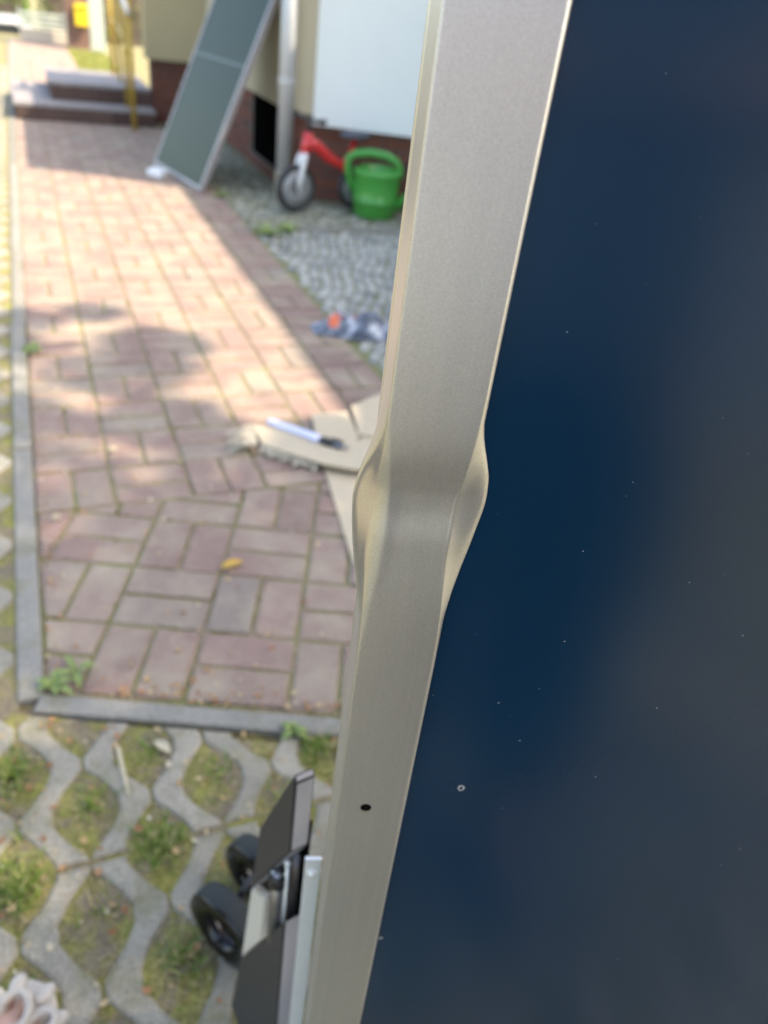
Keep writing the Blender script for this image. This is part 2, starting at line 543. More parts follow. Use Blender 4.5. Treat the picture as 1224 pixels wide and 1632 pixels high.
# --- turf grid paving: zigzag concrete webs with planted cells
grid = MB()
grid.add([(-3, -2.5, -0.0042), (3.2, -2.5, -0.0042), (3.2, -0.37, -0.0042), (-0.148, 1.15, -0.0042), (-0.148, 12, -0.0042), (-3, 12, -0.0042)], [(0, 1, 2, 3, 4, 5)])
paving = struct(grid.obj('grid_paving', M_soil))
CX0, CDX, CY0, CP = -0.045, 0.1075, 0.692, 0.203
def web(col, ya, yb, wd=0.0465, amp=0.0262):
    """outline of the web between hole columns col and col+1"""
    xm = CX0 + (col + 0.5) * CDX
    ys = np.linspace(ya, yb, max(3, int((yb - ya) / CP * 24) + 1))
    def off(y):
        yc = CY0 + (CP / 2 if col % 2 else 0)
        ph = ((y - yc) / CP) % 1.0
        tri = 1 - 4 * abs(((ph + 0.5) % 1.0) - 0.5)      # +1 beside this column's hole, -1 half a period on
        return amp * max(-1, min(1, tri * 1.35)) * (1 - 0.12 * max(0, abs(tri * 1.35) - 1))
    dwd = lambda y: wd / 2 * (1.0 + 0.12 * math.cos((y - CY0) / CP * 4 * math.pi))
    left = [(xm + off(y) - dwd(y), y) for y in ys]
    right = [(xm + off(y) + dwd(y), y) for y in ys]
    return left + right[::-1]
def in_paving(x, y):
    e2 = x * PS + y * PC
    return (e2 < 1.01) or x < -0.15
for row in range(-7, 28):
    ya = 0.796 + 0.406 * row
    for pc in range(-8, 8):
        cols = range(pc * 6 - 2, pc * 6 + 4)
        webs = []
        for c in cols:
            xm = CX0 + (c + 0.5) * CDX
            if xm < -1.1 or xm > 1.9 or ya < -1.4:
                continue
            if xm < -0.75 and ya > 3: continue
            if ya > 1.2 and xm > -0.15: continue
            p = web(c, ya + 0.006 , ya + 0.400)
            if ya + 0.4 > 0.6 and xm > -0.19:
                p = clip(p, PS, PC, 1.004)
            elif ya + 0.4 > 1.1:
                p = clip(p, 1, 0, -0.156)
            if len(p) > 3 and parea(p) > 0.001:
                webs.append(p)
        if not webs:
            continue
        gp = link('grid_paver', None, paving)
        for p in webs:
            q = [p[0]]
            for v in p[1:]:
                if (Vector(v) - Vector(q[-1])).length > 0.0015:
                    q.append(v)
            mb = MB().prism(q, -0.06, random.uniform(-0.001, 0.002), bev=0.0045)
            mb.obj('web', M_conc, gp)

# grass in the cells, moss in the joints
def blades(pts, hmin, hmax, wd, lean=0.5):
    v, f = [], []
    for (x, y, z) in pts:
        a = random.uniform(0, 6.283); hh = random.uniform(hmin, hmax)
        t = random.uniform(0, 6.283); ln = random.uniform(0.1, lean) * hh
        dx, dy = math.cos(a) * wd / 2, math.sin(a) * wd / 2
        lx, ly = math.cos(t) * ln, math.sin(t) * ln
        b = len(v)
        v += [(x - dx, y - dy, z), (x + dx, y + dy, z), (x + dx * .7 + lx * .4, y + dy * .7 + ly * .4, z + hh * .6), (x - dx * .7 + lx * .4, y - dy * .7 + ly * .4, z + hh * .6), (x + lx, y + ly, z + hh)]
        f += [(b, b + 1, b + 2, b + 3), (b + 3, b + 2, b + 4)]
    return v, f
gp_, mp_ = [], []
for c in range(-10, 18):
    for k in range(-10, 26):
        hx = CX0 + c * CDX
        hy = CY0 + CP * k + (CP / 2 if c % 2 else 0)
        if not in_paving(hx, hy) or hx * PS + hy * PC > 1.0 and hx > -0.2 or hy < -0.4 or hx > 1.2:
            continue
        if hy > 4 and hx < -0.6: continue
        dens = random.choice([0.15, 0.3, 0.6, 1.0])
        near = {(-1, 0): 1.6, (1, 0): 1.4, (-1, 1): 0.9, (0, 1): 0.4, (0, 0): 0.12, (2, 1): 0.15, (1, 1): 0.15, (0, 2): 0.5, (1, -1): 0.5}
        dens = near.get((c, k), dens)
        nb = int(330 * dens * (1 if hy < 2 else 0.6))
        ox, oy = random.uniform(-0.015, 0.015), random.uniform(-0.02, 0.02)
        for _ in range(nb):
            r = abs(random.gauss(0, 0.62)); t = random.uniform(0, 6.283)
            x, yy = ox + r * math.cos(t) * 0.050, oy + r * math.sin(t) * 0.062
            if abs(x) / 0.055 + abs(yy) / 0.085 < 1:
                gp_.append((hx + x, hy + yy, -0.008))
        for _ in range(int(170 + 120 * random.random())):
            x, yy = random.uniform(-1, 1), random.uniform(-1, 1)
            if abs(x) + abs(yy) * 0.8 < 1.0:
                mp_.append((hx + x * 0.063, hy + yy * 0.090, -0.0085))
        for _ in range(26):
            mp_.append((hx + random.uniform(-0.006, 0.006), hy + CP / 2 + random.uniform(-0.035, 0.035), -0.008))
v, f = blades(gp_, 0.009, 0.030, 0.0036, 1.6)
struct(link('grass', mesh('grass', v, f, M_grass)), 'stuff')
v, f = blades(mp_, 0.003, 0.010, 0.006, 1.4)
# moss and tiny weeds in the brick joints
def joint_pts(n, x0, x1, y0_, y1_):
    out = []
    for _ in range(n):
        p = random.choice(near_bricks)
        i = random.randrange(len(p))
        q, r_ = p[i], p[(i + 1) % len(p)]
        t = random.random()
        x, y_ = q[0] + (r_[0] - q[0]) * t, q[1] + (r_[1] - q[1]) * t
        cx = sum(a[0] for a in p) / len(p); cy = sum(a[1] for a in p) / len(p)
        d = math.hypot(x - cx, y_ - cy)
        out.append((x + (x - cx) / d * GAP, y_ + (y_ - cy) / d * GAP, -0.009))
    return out
def joint_pts_near(c_, k_, rad):
    out = []
    for p in near_bricks:
        if abs(sum(a[0] for a in p) / len(p) - c_[0]) > .2 or abs(sum(a[1] for a in p) / len(p) - c_[1]) > .2:
            continue
        cx = sum(a[0] for a in p) / len(p); cy = sum(a[1] for a in p) / len(p)
        for i in range(len(p)):
            q, r_ = p[i], p[(i + 1) % len(p)]
            for _ in range(5):
                t = random.random()
                x, y_ = q[0] + (r_[0] - q[0]) * t, q[1] + (r_[1] - q[1]) * t
                if math.hypot(x - c_[0], y_ - c_[1]) < rad:
                    d = math.hypot(x - cx, y_ - cy)
                    out.append((x + (x - cx) / d * GAP * random.uniform(-.2, 1.2), y_ + (y_ - cy) / d * GAP * random.uniform(-.2, 1.2), -0.008))
    random.shuffle(out)
    return out[:k_]
near_bricks = bricks[:240]
jm = []
for c_ in joint_pts(330, 0, 0, 0, 0):          # moss sits in cushions, not in an even line
    k_ = random.randint(4, 46)
    for q_ in joint_pts_near(c_, k_, random.uniform(.012, .05)):
        jm.append(q_)
jm += joint_pts(1800, 0, 0, 0, 0)
v2, f2 = blades(jm, 0.005, 0.0135, 0.0060, 1.0)
b = len(v)
v += v2; f += [tuple(i + b for i in q) for q in f2]
# moss band on both sides of the left kerb
mk = []
for _ in range(5200):
    yy = random.uniform(1.15, 9)
    mk.append((random.choice([-0.155 - abs(random.gauss(0, 0.012)), -0.0955 + random.gauss(0, 0.004)]), yy, -0.013))
for _ in range(1300):
    a = random.uniform(-0.46, 0.5)
    x, yy = erot(a, random.choice([1.004 - abs(random.gauss(0, 0.01)), 1.066 + random.gauss(0, 0.004)]))
    mk.append((x, yy, -0.012))
v2, f2 = blades(mk, 0.004, 0.012, 0.006, 1.0)
b = len(v)
v += v2; f += [tuple(i + b for i in q) for q in f2]
struct(link('moss', mesh('moss', v, f, M_moss)), 'stuff')

# --- small granite setts on the right of the path, gravel bed along the plinth
gb = MB()
gb.add([(1.14, -0.3, -0.0125), (9, -0.3, -0.0125), (9, 9, -0.0125), (1.14, 9, -0.0125)], [(0, 1, 2, 3)])
struct(gb.obj('gravel_bed', mat_plain('gravel_sand', (0.20, 0.20, 0.12), 0.95, var=0.35, scale=30)))
SETT = [(0, (0.25, 0.255, 0.24)), (0.3, (0.35, 0.355, 0.33)), (0.7, (0.43, 0.43, 0.395)), (1, (0.52, 0.51, 0.455))]
M_sett = mat_stone('granite_sett', SETT, fine=150, var=0.3, dirt=((0.22, 0.22, 0.10), 12, 0.56, 0.76))
M_sett_far = mat_stone('granite_sett_far', SETT, island=True, fine=150, var=0.3, dirt=((0.22, 0.22, 0.10), 12, 0.56, 0.76))
sb_ = MB().add([(1.142, 0.75, -0.010), (3.38, -0.1, -0.010), (3.38, 4.60, -0.010), (1.142, 4.63, -0.010)], [(0, 1, 2, 3)])
setts = struct(sb_.obj('sett_paving', mat_plain('mossy_sett_joint', (0.20, 0.20, 0.095), 0.95, var=0.4, scale=24, bmp=0.5)))
def sett_poly(r_):
    a_, b_ = r_.uniform(.0215, .0265), r_.uniform(.0195, .0250)
    out = []
    for sx, sy in ((-1, -1), (1, -1), (1, 1), (-1, 1)):
        cx, cy = sx * (a_ + r_.uniform(-.003, .002)), sy * (b_ + r_.uniform(-.003, .002))
        c_ = r_.uniform(.004, .008)
        pr = [(cx - sx * c_, cy), (cx, cy - sy * c_)]
        out += pr if sx * sy < 0 else pr[::-1]
    return out if parea(out) else out
r_ = random.Random(31)
spoly = []
for _ in range(12):
    p = sett_poly(r_)
    p = sorted(p, key=lambda q: math.atan2(q[1], q[0]))
    spoly.append(p)
smesh = [MB().prism(p, -0.03, 0, bev=0.0055).mesh('sett', M_sett) for p in spoly]
slist = []
for i in range(-45, 60):
    for j in range(-40, 120):
        a_, b_ = i * .0560 + .018 * math.sin(j * .55), j * .0525 + .010 * math.sin(i * .8)
        x, y_ = 1.14 + a_ * PC + b_ * PS, 0.9 - a_ * PS + b_ * PC
        x += r_.uniform(-.003, .003); y_ += r_.uniform(-.003, .003)
        if x < 1.172 or x > 3.34 or y_ > 4.59 or y_ < 1.0 or y_ < 2.0 and x > 2.2:
            continue
        seen = x < .455 * y_ + .03 and y_ > 2.45
        slist.append((0 if seen else 1, y_, x))
slist.sort()
smb = MB()
for k, (sn, y_, x) in enumerate(slist):
    z, rz = r_.uniform(-.003, .003), -math.radians(22) + r_.uniform(-.14, .14)
    v_ = r_.randrange(12)
    if k < 300:
        link('sett', smesh[v_], setts, (x, y_, z), rz)
    else:
        c_, s_ = math.cos(rz), math.sin(rz)
        smb.prism([(x + q[0] * c_ - q[1] * s_, y_ + q[0] * s_ + q[1] * c_) for q in spoly[v_]], -.02, z, bev=.0055)
struct(smb.obj('far_setts', M_sett_far, setts), 'stuff')
ico = [Vector((0, 0, 1))] + [Vector((math.cos(t) * .94, math.sin(t) * .94, .35)) for t in np.arange(5) * 2 * math.pi / 5] + \
      [Vector((math.cos(t) * .94, math.sin(t) * .94, -.35)) for t in (np.arange(5) + .5) * 2 * math.pi / 5]
icof = [(0, 1 + i, 1 + (i + 1) % 5) for i in range(5)] + [(1 + i, 6 + i, 1 + (i + 1) % 5) for i in range(5)] + [(1 + (i + 1) % 5, 6 + i, 6 + (i + 1) % 5) for i in range(5)]
gm = MB()
for _ in range(3600):
    x = random.uniform(1.15, 2.7); yy = random.uniform(4.68, 7.6)
    if x > 1.58 and yy > 5.4 - 0.42 * (x - 1.62): continue
    a = random.uniform(0, 3.14); ca, sa = math.cos(a), math.sin(a)
    sx, sy, sz = random.uniform(.012, .022), random.uniform(.008, .016), random.uniform(.005, .010)
    gm.add([(x + q.x * sx * ca - q.y * sy * sa, yy + q.x * sx * sa + q.y * sy * ca, -0.008 + q.z * sz) for q in ico], icof)
struct(gm.obj('gravel', M_gravel), 'stuff')
eb = MB().prism([(1.145, 4.63), (2.9, 4.60), (2.9, 4.66), (1.145, 4.69)], -0.1, 0.012, bev=0.006).obj('bed_edging', M_kerb)
struct(eb)

# ------------------------------------------------------------------ house
house = thing('house', 'beige rendered house with red brick plinth and cellar opening beside the path', 'house')
e112 = az(112)
A0 = Vector((1.60, 5.51, 0))                       # front-left corner of the bay
A1 = A0 + e112 * 2.2
WZ = 1.93
def wall_poly(pts, z0, z1, name, mt, par):
    return MB().prism(pts, z0, z1).obj(name, mt, par)
nin = Vector((e112.y * -1, e112.x, 0)) * -1
nin = Vector((math.sin(math.radians(22)), math.cos(math.radians(22)), 0))   # into the house
def off(p, d): return ((p + nin * d).x, (p + nin * d).y)
P0 = [off(A0, 0), off(A1, 0), (5.2, 4.6), (5.2, 8.35), (1.60, 8.35)]
wall_poly(P0, 0.53, WZ, 'wall', M_beige2, house)
pin = [off(A0 + e112 * .03, .045), off(A1, .045), (5.18, 4.65), (5.18, 8.33), (1.645, 8.33)]
wall_poly(pin, -0.05, 0.53, 'plinth_core', M_mortar, house)
# entrance recess wall behind the steps
wall_poly([(1.06, 8.36), (3.4, 8.36), (3.4, 8.50), (1.06, 8.50)], 0.53, 1.92, 'wall', M_beige, house)
wall_poly([(1.10, 8.405), (3.38, 8.405), (3.38, 8.48), (1.10, 8.48)], -0.05, 0.53, 'plinth_core', M_mortar, house)
wall_poly([(1.50, 5.40), (3.9, 4.43), (5.3, 4.43), (5.3, 8.55), (1.50, 8.55)], WZ, WZ + 0.10, 'roof', M_roof, house)
# plinth bricks, one by one
bm_cache = {}
def plinth_run(p, d, length, n_rows, nrm, skip=None):
    L, Hh = 0.24, 0.0735
    for r in range(n_rows):
        t = -(L / 2 if r % 2 else 0)
        while t < length - 0.01:
            a, b = max(t, 0) + 0.006, min(t + L, length) - 0.006
            t += L
            if b - a < 0.03: continue
            z0 = r * Hh + 0.006
            if skip and skip(a, b, z0): continue
            key = round(b - a, 3)
            if key not in bm_cache:
                bm_cache[key] = MB().box(0, b - a, 0, 0.05, 0, Hh - 0.012, bev=0.003).mesh('brick', M_brick)
            q = p + d * a + nrm * random.uniform(-0.002, 0.002)
            o = link('brick', bm_cache[key], house, (q.x, q.y, z0), math.atan2(d.y, d.x))
plinth_run(A0 + nin * 0.035 + e112 * 0.03, e112, 1.5, 7, -nin)
win = lambda a, b, z: (2.9 - b < 0.93 and False)
WY0, WY1 = 5.80, 6.60          # cellar opening in the side wall
plinth_run(Vector((1.636, 8.32, 0)), Vector((0, -1, 0)), 2.76, 7, Vector((-1, 0, 0)),
           skip=lambda a, b, z: (8.32 - a > WY0 - 0.02) and (8.32 - b < WY1 + 0.02) and z > 0.03)
plinth_run(Vector((1.105, 8.394, 0)), Vector((1, 0, 0)), 0.53, 7, Vector((0, -1, 0)))
cw = MB()
cw.box(1.632, 1.644, WY0, WY1, 0.08, 0.525)
cellar = cw.obj('cellar_window', M_void, house)
fr = MB()
for (a, b, c, d) in ((WY0, WY0 + .03, .08, .52), (WY1 - .03, WY1, .08, .52), (WY0 + .03, WY1 - .03, .08, .105)):
    fr.box(1.622, 1.631, a, b, c, d)
fr.obj('window_frame', M_mortar, cellar)
# downpipe at the corner
dp = MB()
pc = A0 - nin * 0.075 - e112 * 0.01
dp.tube([(pc.x, pc.y, 0.0), (pc.x, pc.y, 1.91)], 0.050, 18)
pipe = dp.obj('downpipe', M_pipe, house, True)
MB().lathe([(0.049, 0.0), (0.057, 0.0), (0.057, 0.035), (0.049, 0.035)], (pc.x, pc.y, 0.70), seg=18, close=True).obj('pipe_collar', M_pipe, pipe)
MB().lathe([(0.049, 0.0), (0.060, 0.0), (0.060, 0.16), (0.049, 0.17)], (pc.x, pc.y, 0.0), seg=18, close=True).obj('pipe_shoe', M_conc, pipe)
# white board on the bay front
wb0 = A0 + e112 * 0.165 - nin * 0.03
wbd = MB().prism([tuple(wb0.xy), tuple((wb0 + e112 * 1.5).xy), tuple((wb0 + e112 * 1.5 + nin * .028).xy), tuple((wb0 + nin * .028).xy)], 0.475, 1.80, bev=0.004)
tag(wbd.obj('white_board', M_white), 'large flat white board covering the bay wall above the brick plinth', 'board')
# wing of the neighbouring house on the right: keeps the gravel and the bay in shade
wing = thing('house_wing', 'low beige house wing along the gravel strip', 'house')
MB().box(3.40, 7.2, 0.9, 4.55, 0, 3.05).obj('wall', M_beige2, wing)
MB().box(3.33, 7.3, 0.8, 4.66, 3.05, 3.2).obj('roof', M_roof, wing)
for yy in (1.5, 3.0):
    wf = MB().box(3.375, 3.398, yy, yy + 0.8, 0.95, 2.1).obj('window', M_whitep, wing)
    MB().box(3.368, 3.374, yy + .06, yy + .74, 1.01, 2.04).obj('pane', M_carglass, wf)

# ------------------------------------------------------------------ entrance steps and railing
steps = thing('entrance_steps', 'two low dark tiled entrance steps with pale treads across the path', 'steps')
def step(x0, x1, ya, yb, z0, z1):
    st = MB().box(x0 + .012, x1 - .004, ya + .012, yb, z0, z1 - 0.03).obj('step', M_stepdark, steps)
    MB().box(x0, x1, ya, yb + .002, z1 - 0.029, z1, bev=0.004).obj('tread', M_tread, st)
    x = x0 + .014
    t = 0
    while x < x1 - .03:
        xe = min(x + 0.2, x1 - .006)
        MB().box(x, xe - .006, ya + .004, ya + .0118, z0 + .004, z1 - .032).obj('tile', M_stepdark, st)
        x += 0.2
step(-0.10, 1.095, 8.09, 9.55, 0.0, 0.135)
step(0.21, 1.094, 8.37, 9.50, 0.137, 0.285)
rail = thing('handrail', 'mustard yellow metal stair railing beside the house wall', 'railing', (0.885, 7.9, 0))
def post(x, y, z0, z1, r=0.022):
    mb = MB().tube([(x - .885, y - 7.9, z0), (x - .885, y - 7.9, z1)], r, 10)
    mb.obj('post', M_brass, rail, True)
post(0.875, 7.87, 0.0, 1.02)
post(0.868, 8.25, 0.136, 1.12, 0.018)
post(0.862, 8.75, 0.286, 1.25, 0.018)
post(0.855, 9.25, 0.286, 1.25, 0.02)
MB().tube([(-.01, -.03, 1.03), (-.017, .35, 1.13), (-.023, .85, 1.26), (-.03, 1.35, 1.26)], 0.024, 10).obj('top_rail', M_brass, rail, True)
MB().tube([(-.012, .0, .55), (-.017, .35, .64), (-.023, .85, .76), (-.03, 1.35, .76)], 0.012, 8).obj('middle_rail', M_brass, rail, True)
MB().tube([(-.045, -.03, 0.985), (-.03, -.05, 0.92), (-.01, -.06, .875)], 0.022, 10).obj('rail_end', M_whitep, rail, True)

# ------------------------------------------------------------------ far end of the path
hedge_n = 0
def leaf_cloud(n, centre, size, lw, seed, shape='box'):
    r = random.Random(seed)
    v, f = [], []
    for _ in range(n):
        if shape == 'box':
            p = [r.uniform(-1, 1) for _ in range(3)]
            k = r.randrange(3)
            if r.random() < .75:
                p[k] = math.copysign(1 - abs(r.gauss(0, .16)), p[k])
            q = Vector((centre[0] + p[0] * size[0], centre[1] + p[1] * size[1], centre[2] + p[2] * size[2]))
        else:
            c = r.choice(shape)
            d = Vector((r.gauss(0, 1), r.gauss(0, 1), r.gauss(0, 1))).normalized() * (r.random() ** .45) * c[3]
            q = Vector(c[:3]) + d
        a = Vector((r.gauss(0, 1), r.gauss(0, 1), r.gauss(0, 1))).normalized()
        b = a.cross(Vector((r.gauss(0, 1), r.gauss(0, 1), r.gauss(0, 1)))).normalized()
        w_ = lw * r.uniform(.6, 1.2)
        i = len(v)
        v += [q - a * w_, q + b * w_ * .5, q + a * w_, q - b * w_ * .5]
        f.append((i, i + 1, i + 2, i + 3))
    return v, f
for k, (cx, cy, cz, sx, sy, sz) in enumerate([(-2.2, 26, 1.05, 2.6, .5, 1.05), (3.2, 26.5, 1.3, 2.6, .5, 1.3)]):
    hd = thing('hedge', ['clipped light green hedge behind the white car', 'taller clipped green hedge behind the grey fence'][k], 'hedge', (cx, cy, 0), 0, 'hedges across the street')
    v, f = leaf_cloud(5200, (0, 0, cz), (sx, sy, sz), .07, 30 + k)
    link('foliage', mesh('foliage', v, f, M_hedge), hd)
    MB().box(-sx * .93, sx * .93, -sy * .8, sy * .8, 0, cz * 1.9).obj('branches', M_bark, hd)
    MB().tube([(0, 0, 0), (0, 0, .5)], .05).obj('trunk', M_bark, hd)
    hd.location.z = -1.37
struct(MB().add([(-14, 19.2, -1.352), (16, 19.2, -1.352), (16, 24.6, -1.352), (-14, 24.6, -1.352)], [(0, 1, 2, 3)]).obj('street', mat_stone('pale_asphalt', [(0, (0.30, 0.29, 0.28)), (1, (0.32, 0.31, 0.30))], fine=40)))
lawn_pts = []
for _ in range(5200):
    lawn_pts.append((random.uniform(.72, 1.25), random.uniform(11.7, 15.1), -.01))
v, f = blades(lawn_pts, .03, .07, .012, .8)
M_lawn = mat_leafy('dry_lawn', [(0, (0.20, 0.25, 0.04)), (.6, (0.30, 0.32, 0.07)), (1, (0.42, 0.38, 0.14))], .25)
struct(link('lawn_grass', mesh('lawn_grass', v, f, M_lawn)), 'stuff')
pier = thing('gate_pier', 'brown square gate pier carrying the yellow letterbox', 'pier', (0.93, 15.75, 0))
MB().box(-.16, .17, -.12, .2, 0, 1.35, bev=.01).obj('shaft', M_brown, pier)
MB().box(-.19, .20, -.15, .23, 1.35, 1.42, bev=.01).obj('cap', M_conc, pier)
mbx = thing('letterbox', 'bright yellow letterbox on the brown gate pier', 'letterbox', (1.0, 15.62, .33))
MB().box(-.10, .10, -.085, .0, 0, .30, bev=.02).obj('body', M_yellow, mbx)
MB().box(-.075, .075, -.089, -.0855, .215, .24).obj('slot', M_black, mbx)
tag(MB().prism([(1.09, 15.1), (1.30, 15.1), (1.30, 15.32), (1.09, 15.32)], 0, 1.5, bev=.01).obj('gate_post', M_greypost), 'plain grey green gate post right of the brown pier', 'post')
fen = thing('garden_fence', 'low grey bar fence behind the beige wall left of the pier', 'fence', (.45, 16.42, 0))
for zz in (.20, .28, .36):
    MB().box(-.38, .36, -.015, .015, zz, zz + .05).obj('bar', M_fence, fen)
for xx in (-.38, .34):
    MB().box(xx - .02, xx + .02, -.04, -.016, .0, .45).obj('post', M_fence, fen)
tag(MB().box(.05, .76, 16.2, 16.34, -.02, .18, bev=.01).obj('low_wall', M_lowwall), 'low beige garden wall under the grey fence', 'wall')
car = thing('parked_car', 'white parked car at the far end of the path', 'car', (-.72, 20.8, -1.35))
bp = [(-2.0, .25), (-2.02, .62), (-1.85, .85), (-1.0, .95), (-.45, 1.38), (.75, 1.42), (1.45, .98), (1.95, .90), (2.05, .6), (2.02, .25)]
v = [(x, yy, z) for yy in (-.82, .82) for x, z in bp]
nb_ = len(bp)
f = [tuple(range(nb_)), tuple(range(2 * nb_ - 1, nb_ - 1, -1))] + [(i, i + nb_, (i + 1) % nb_ + nb_, (i + 1) % nb_) for i in range(nb_)]
link('body', mesh('body', v, f, M_car), car)
MB().add([(-.92, -.824, .96), (1.30, -.824, .98), (.72, -.824, 1.34), (-.42, -.824, 1.31)], [(0, 1, 2, 3)]).obj('side_window', M_carglass, car)
for xx in (-1.25, 1.3):
    for yy in (-.8, .8):
        wh = MB().lathe([(.20, -.09), (.31, -.09), (.32, -.05), (.32, .05), (.31, .09), (.20, .09)], (xx, yy, .32), (0, 1, 0), 20, close=True).obj('wheel', M_rubber, car, True)
        MB().lathe([(.001, -.095), (.2, -.09), (.2, .05), (.001, .05)], (xx, yy, .32), (0, 1, 0), 20).obj('hub', M_rim, wh, True)
for yy in (-.6, .6):
    MB().box(2.03, 2.06, yy - .15, yy + .15, .62, .75).obj('headlight', M_whitep, car)

# ------------------------------------------------------------------ panel leaning on the house
LP0 = Vector((0.833, 6.395, 0.012)); LP1 = Vector((1.01, 5.525, 0.012))
le = (LP1 - LP0); LW = le.length; le.normalize()
lh = Vector((-le.y, le.x, 0)); lh = lh if lh.x > 0 else -lh
tt = math.radians(24)
ld = Vector((0, 0, 1)) * math.cos(tt) + lh * math.sin(tt)
ln = le.cross(ld); ln = ln if ln.x < 0 else -ln           # glass side, towards the path
lp = thing('leaning_panel', 'greenish dark framed solar panel leaning against the house wall', 'solar panel', tuple(LP0))
lp.rotation_mode = 'QUATERNION'
lp.rotation_quaternion = Matrix((le, ld, ln)).transposed().to_quaternion()
LH = 1.64
FR, DP = 0.022, 0.038
MB().box(FR, LW - FR, FR, LH - FR, -.012, -.004).obj('glass', M_pvglass, lp)
MB().box(FR, LW - FR, .807, .822, -.0035, -.0025).obj('cell_gap', M_pvline, lp)
for nm, bx in (('frame_rail', (0, LW, 0, FR)), ('frame_rail', (0, LW, LH - FR, LH)), ('frame_rail', (0, FR, FR + .001, LH - FR - .001)), ('frame_rail', (LW - FR, LW, FR + .001, LH - FR - .001))):
    MB().box(bx[0], bx[1], bx[2], bx[3], -DP, 0, bev=.002).obj(nm, M_alu, lp)
MB().box(FR, LW - FR, FR, LH - FR, -.016, -.0125).obj('backsheet', M_whitep, lp)
fo = MB()
fo.prism([(0.735, 6.02), (0.82, 5.93), (0.875, 6.02), (0.80, 6.13)], 0.0, 0.04, bev=0.008)
tag(fo.obj('foam_block', M_foam), 'small white foam block on the path by the leaning panel corner', 'foam block')
tag(MB().prism([(0.93, 5.90), (0.985, 5.88), (1.0, 5.99), (0.95, 6.01)], 0.0, 0.03, bev=0.006).obj('packing_piece', M_rim), 'small grey packing piece below the middle of the leaning panel edge', 'packing piece')

# ------------------------------------------------------------------ balance bike
bd = az(75)
BO = Vector((1.541, 5.066, 0))
def bk(s, z, side=0.0):
    p = bd * s + az(165) * side
    return (p.x, p.y, z)
bike = thing('balance_bike', 'red child balance bike with white fork against the brick plinth', 'bike', tuple(BO))
bax = tuple(az(165))
def wheel(s):
    ty = MB().lathe([(.112, -.018), (.125, -.024), (.138, -.019), (.145, 0), (.138, .019), (.125, .024), (.112, .018)], bk(s, .146), bax, 30, close=True).obj('wheel', M_rubber, bike, True)
    MB().lathe([(.02, -.018), (.06, -.012), (.1115, -.015), (.1115, .015), (.06, .012), (.02, .018)], bk(s, .146), bax, 30, close=True).obj('rim', M_rim, ty, True)
    MB().lathe([(.0001, -.03), (.019, -.03), (.019, .03), (.0001, .03)], bk(s, .146), bax, 14).obj('hub', M_black, ty, True)
wheel(0.0); wheel(0.47)
fk = MB()
for sd in (-.032, .032):
    fk.tube([bk(.0, .135, sd), bk(.008, .20, sd), bk(.03, .31, sd * .95), bk(.045, .355, sd * .5)], [.011, .015, .019, .020], 10)
fk.obj('fork', M_whitep, bike, True)
MB().tube([bk(.05, .345), bk(.062, .40), bk(.075, .475)], [.028, .032, .030], 12).obj('head_tube', M_red, bike, True)
MB().tube([bk(.06, .43), bk(.14, .395), bk(.24, .325), bk(.335, .285), bk(.40, .25)], [.034, .036, .033, .026, .02], 12).obj('frame_tube', M_red, bike, True)
MB().tube([bk(.33, .285), bk(.40, .33), bk(.435, .44)], [.022, .02, .016], 10).obj('seat_tube', M_red, bike, True)
cs = MB()
for sd in (-.035, .035):
    cs.tube([bk(.34, .275, sd * .4), bk(.42, .20, sd), bk(.47, .146, sd)], .010, 8)
cs.obj('rear_stay', M_red, bike, True)
MB().tube([bk(.075, .47), bk(.085, .545)], .013, 10).obj('stem', M_black, bike, True)
MB().tube([bk(.075, .56, -.17), bk(.08, .548, -.08), bk(.085, .545, 0), bk(.08, .548, .08), bk(.075, .56, .17)], [.017, .013, .012, .013, .017], 10).obj('handlebar', M_black, bike, True)
sm = MB()
sm.lathe([(.0001, -.025), (.06, -.022), (.075, -.005), (.07, .012), (.04, .020), (.0001, .021)], (0, 0, 0), (0, 0, 1), 20)
sv_ = [(Vector(bk(.435, .465)) + bd * (x * 1.55) + az(165) * y + Vector((0, 0, z + .03 * (x * 1.0) ** 2 * 10))) for x, y, z in sm.v]
link('seat', mesh('seat', sv_, sm.f, M_seat, None, True), bike)

# ------------------------------------------------------------------ watering can
can = thing('watering_can', 'green plastic watering can standing before the brick plinth', 'watering can', (2.075, 5.02, 0), 0)
MB().lathe([(.0001, .004), (.130, .004), (.138, .012), (.1455, .098), (.149, .101), (.149, .107), (.147, .110), (.157, .262), (.163, .270), (.163, .282), (.157, .288), (.128, .302), (.120, .296), (.108, .26), (.0001, .23)], seg=36).obj('body', M_green, can, True)
ce = az(112)
def cp(s, z, side=0.0):
    p = ce * s + az(22) * side
    return (p.x, p.y, z)
MB().tube([cp(-.135, .13), cp(-.175, .20), cp(-.200, .29), cp(-.195, .345), cp(-.15, .372), cp(-.06, .386), cp(.05, .380), cp(.118, .352), cp(.148, .30), cp(.146, .25)], [.020, .022, .023, .024, .025, .025, .024, .023, .021, .018], 12).obj('handle', M_green, can, True)
MB().tube([cp(.12, .06), cp(.22, .15), cp(.32, .30), cp(.36, .37)], [.035, .028, .02, .018], 12).obj('spout', M_green, can, True)
MB().lathe([(.018, 0), (.045, .05), (.045, .06), (.0001, .062)], cp(.355, .365), tuple(ce * .5 + Vector((0, 0, .8))), 18).obj('rose', M_green, can, True)

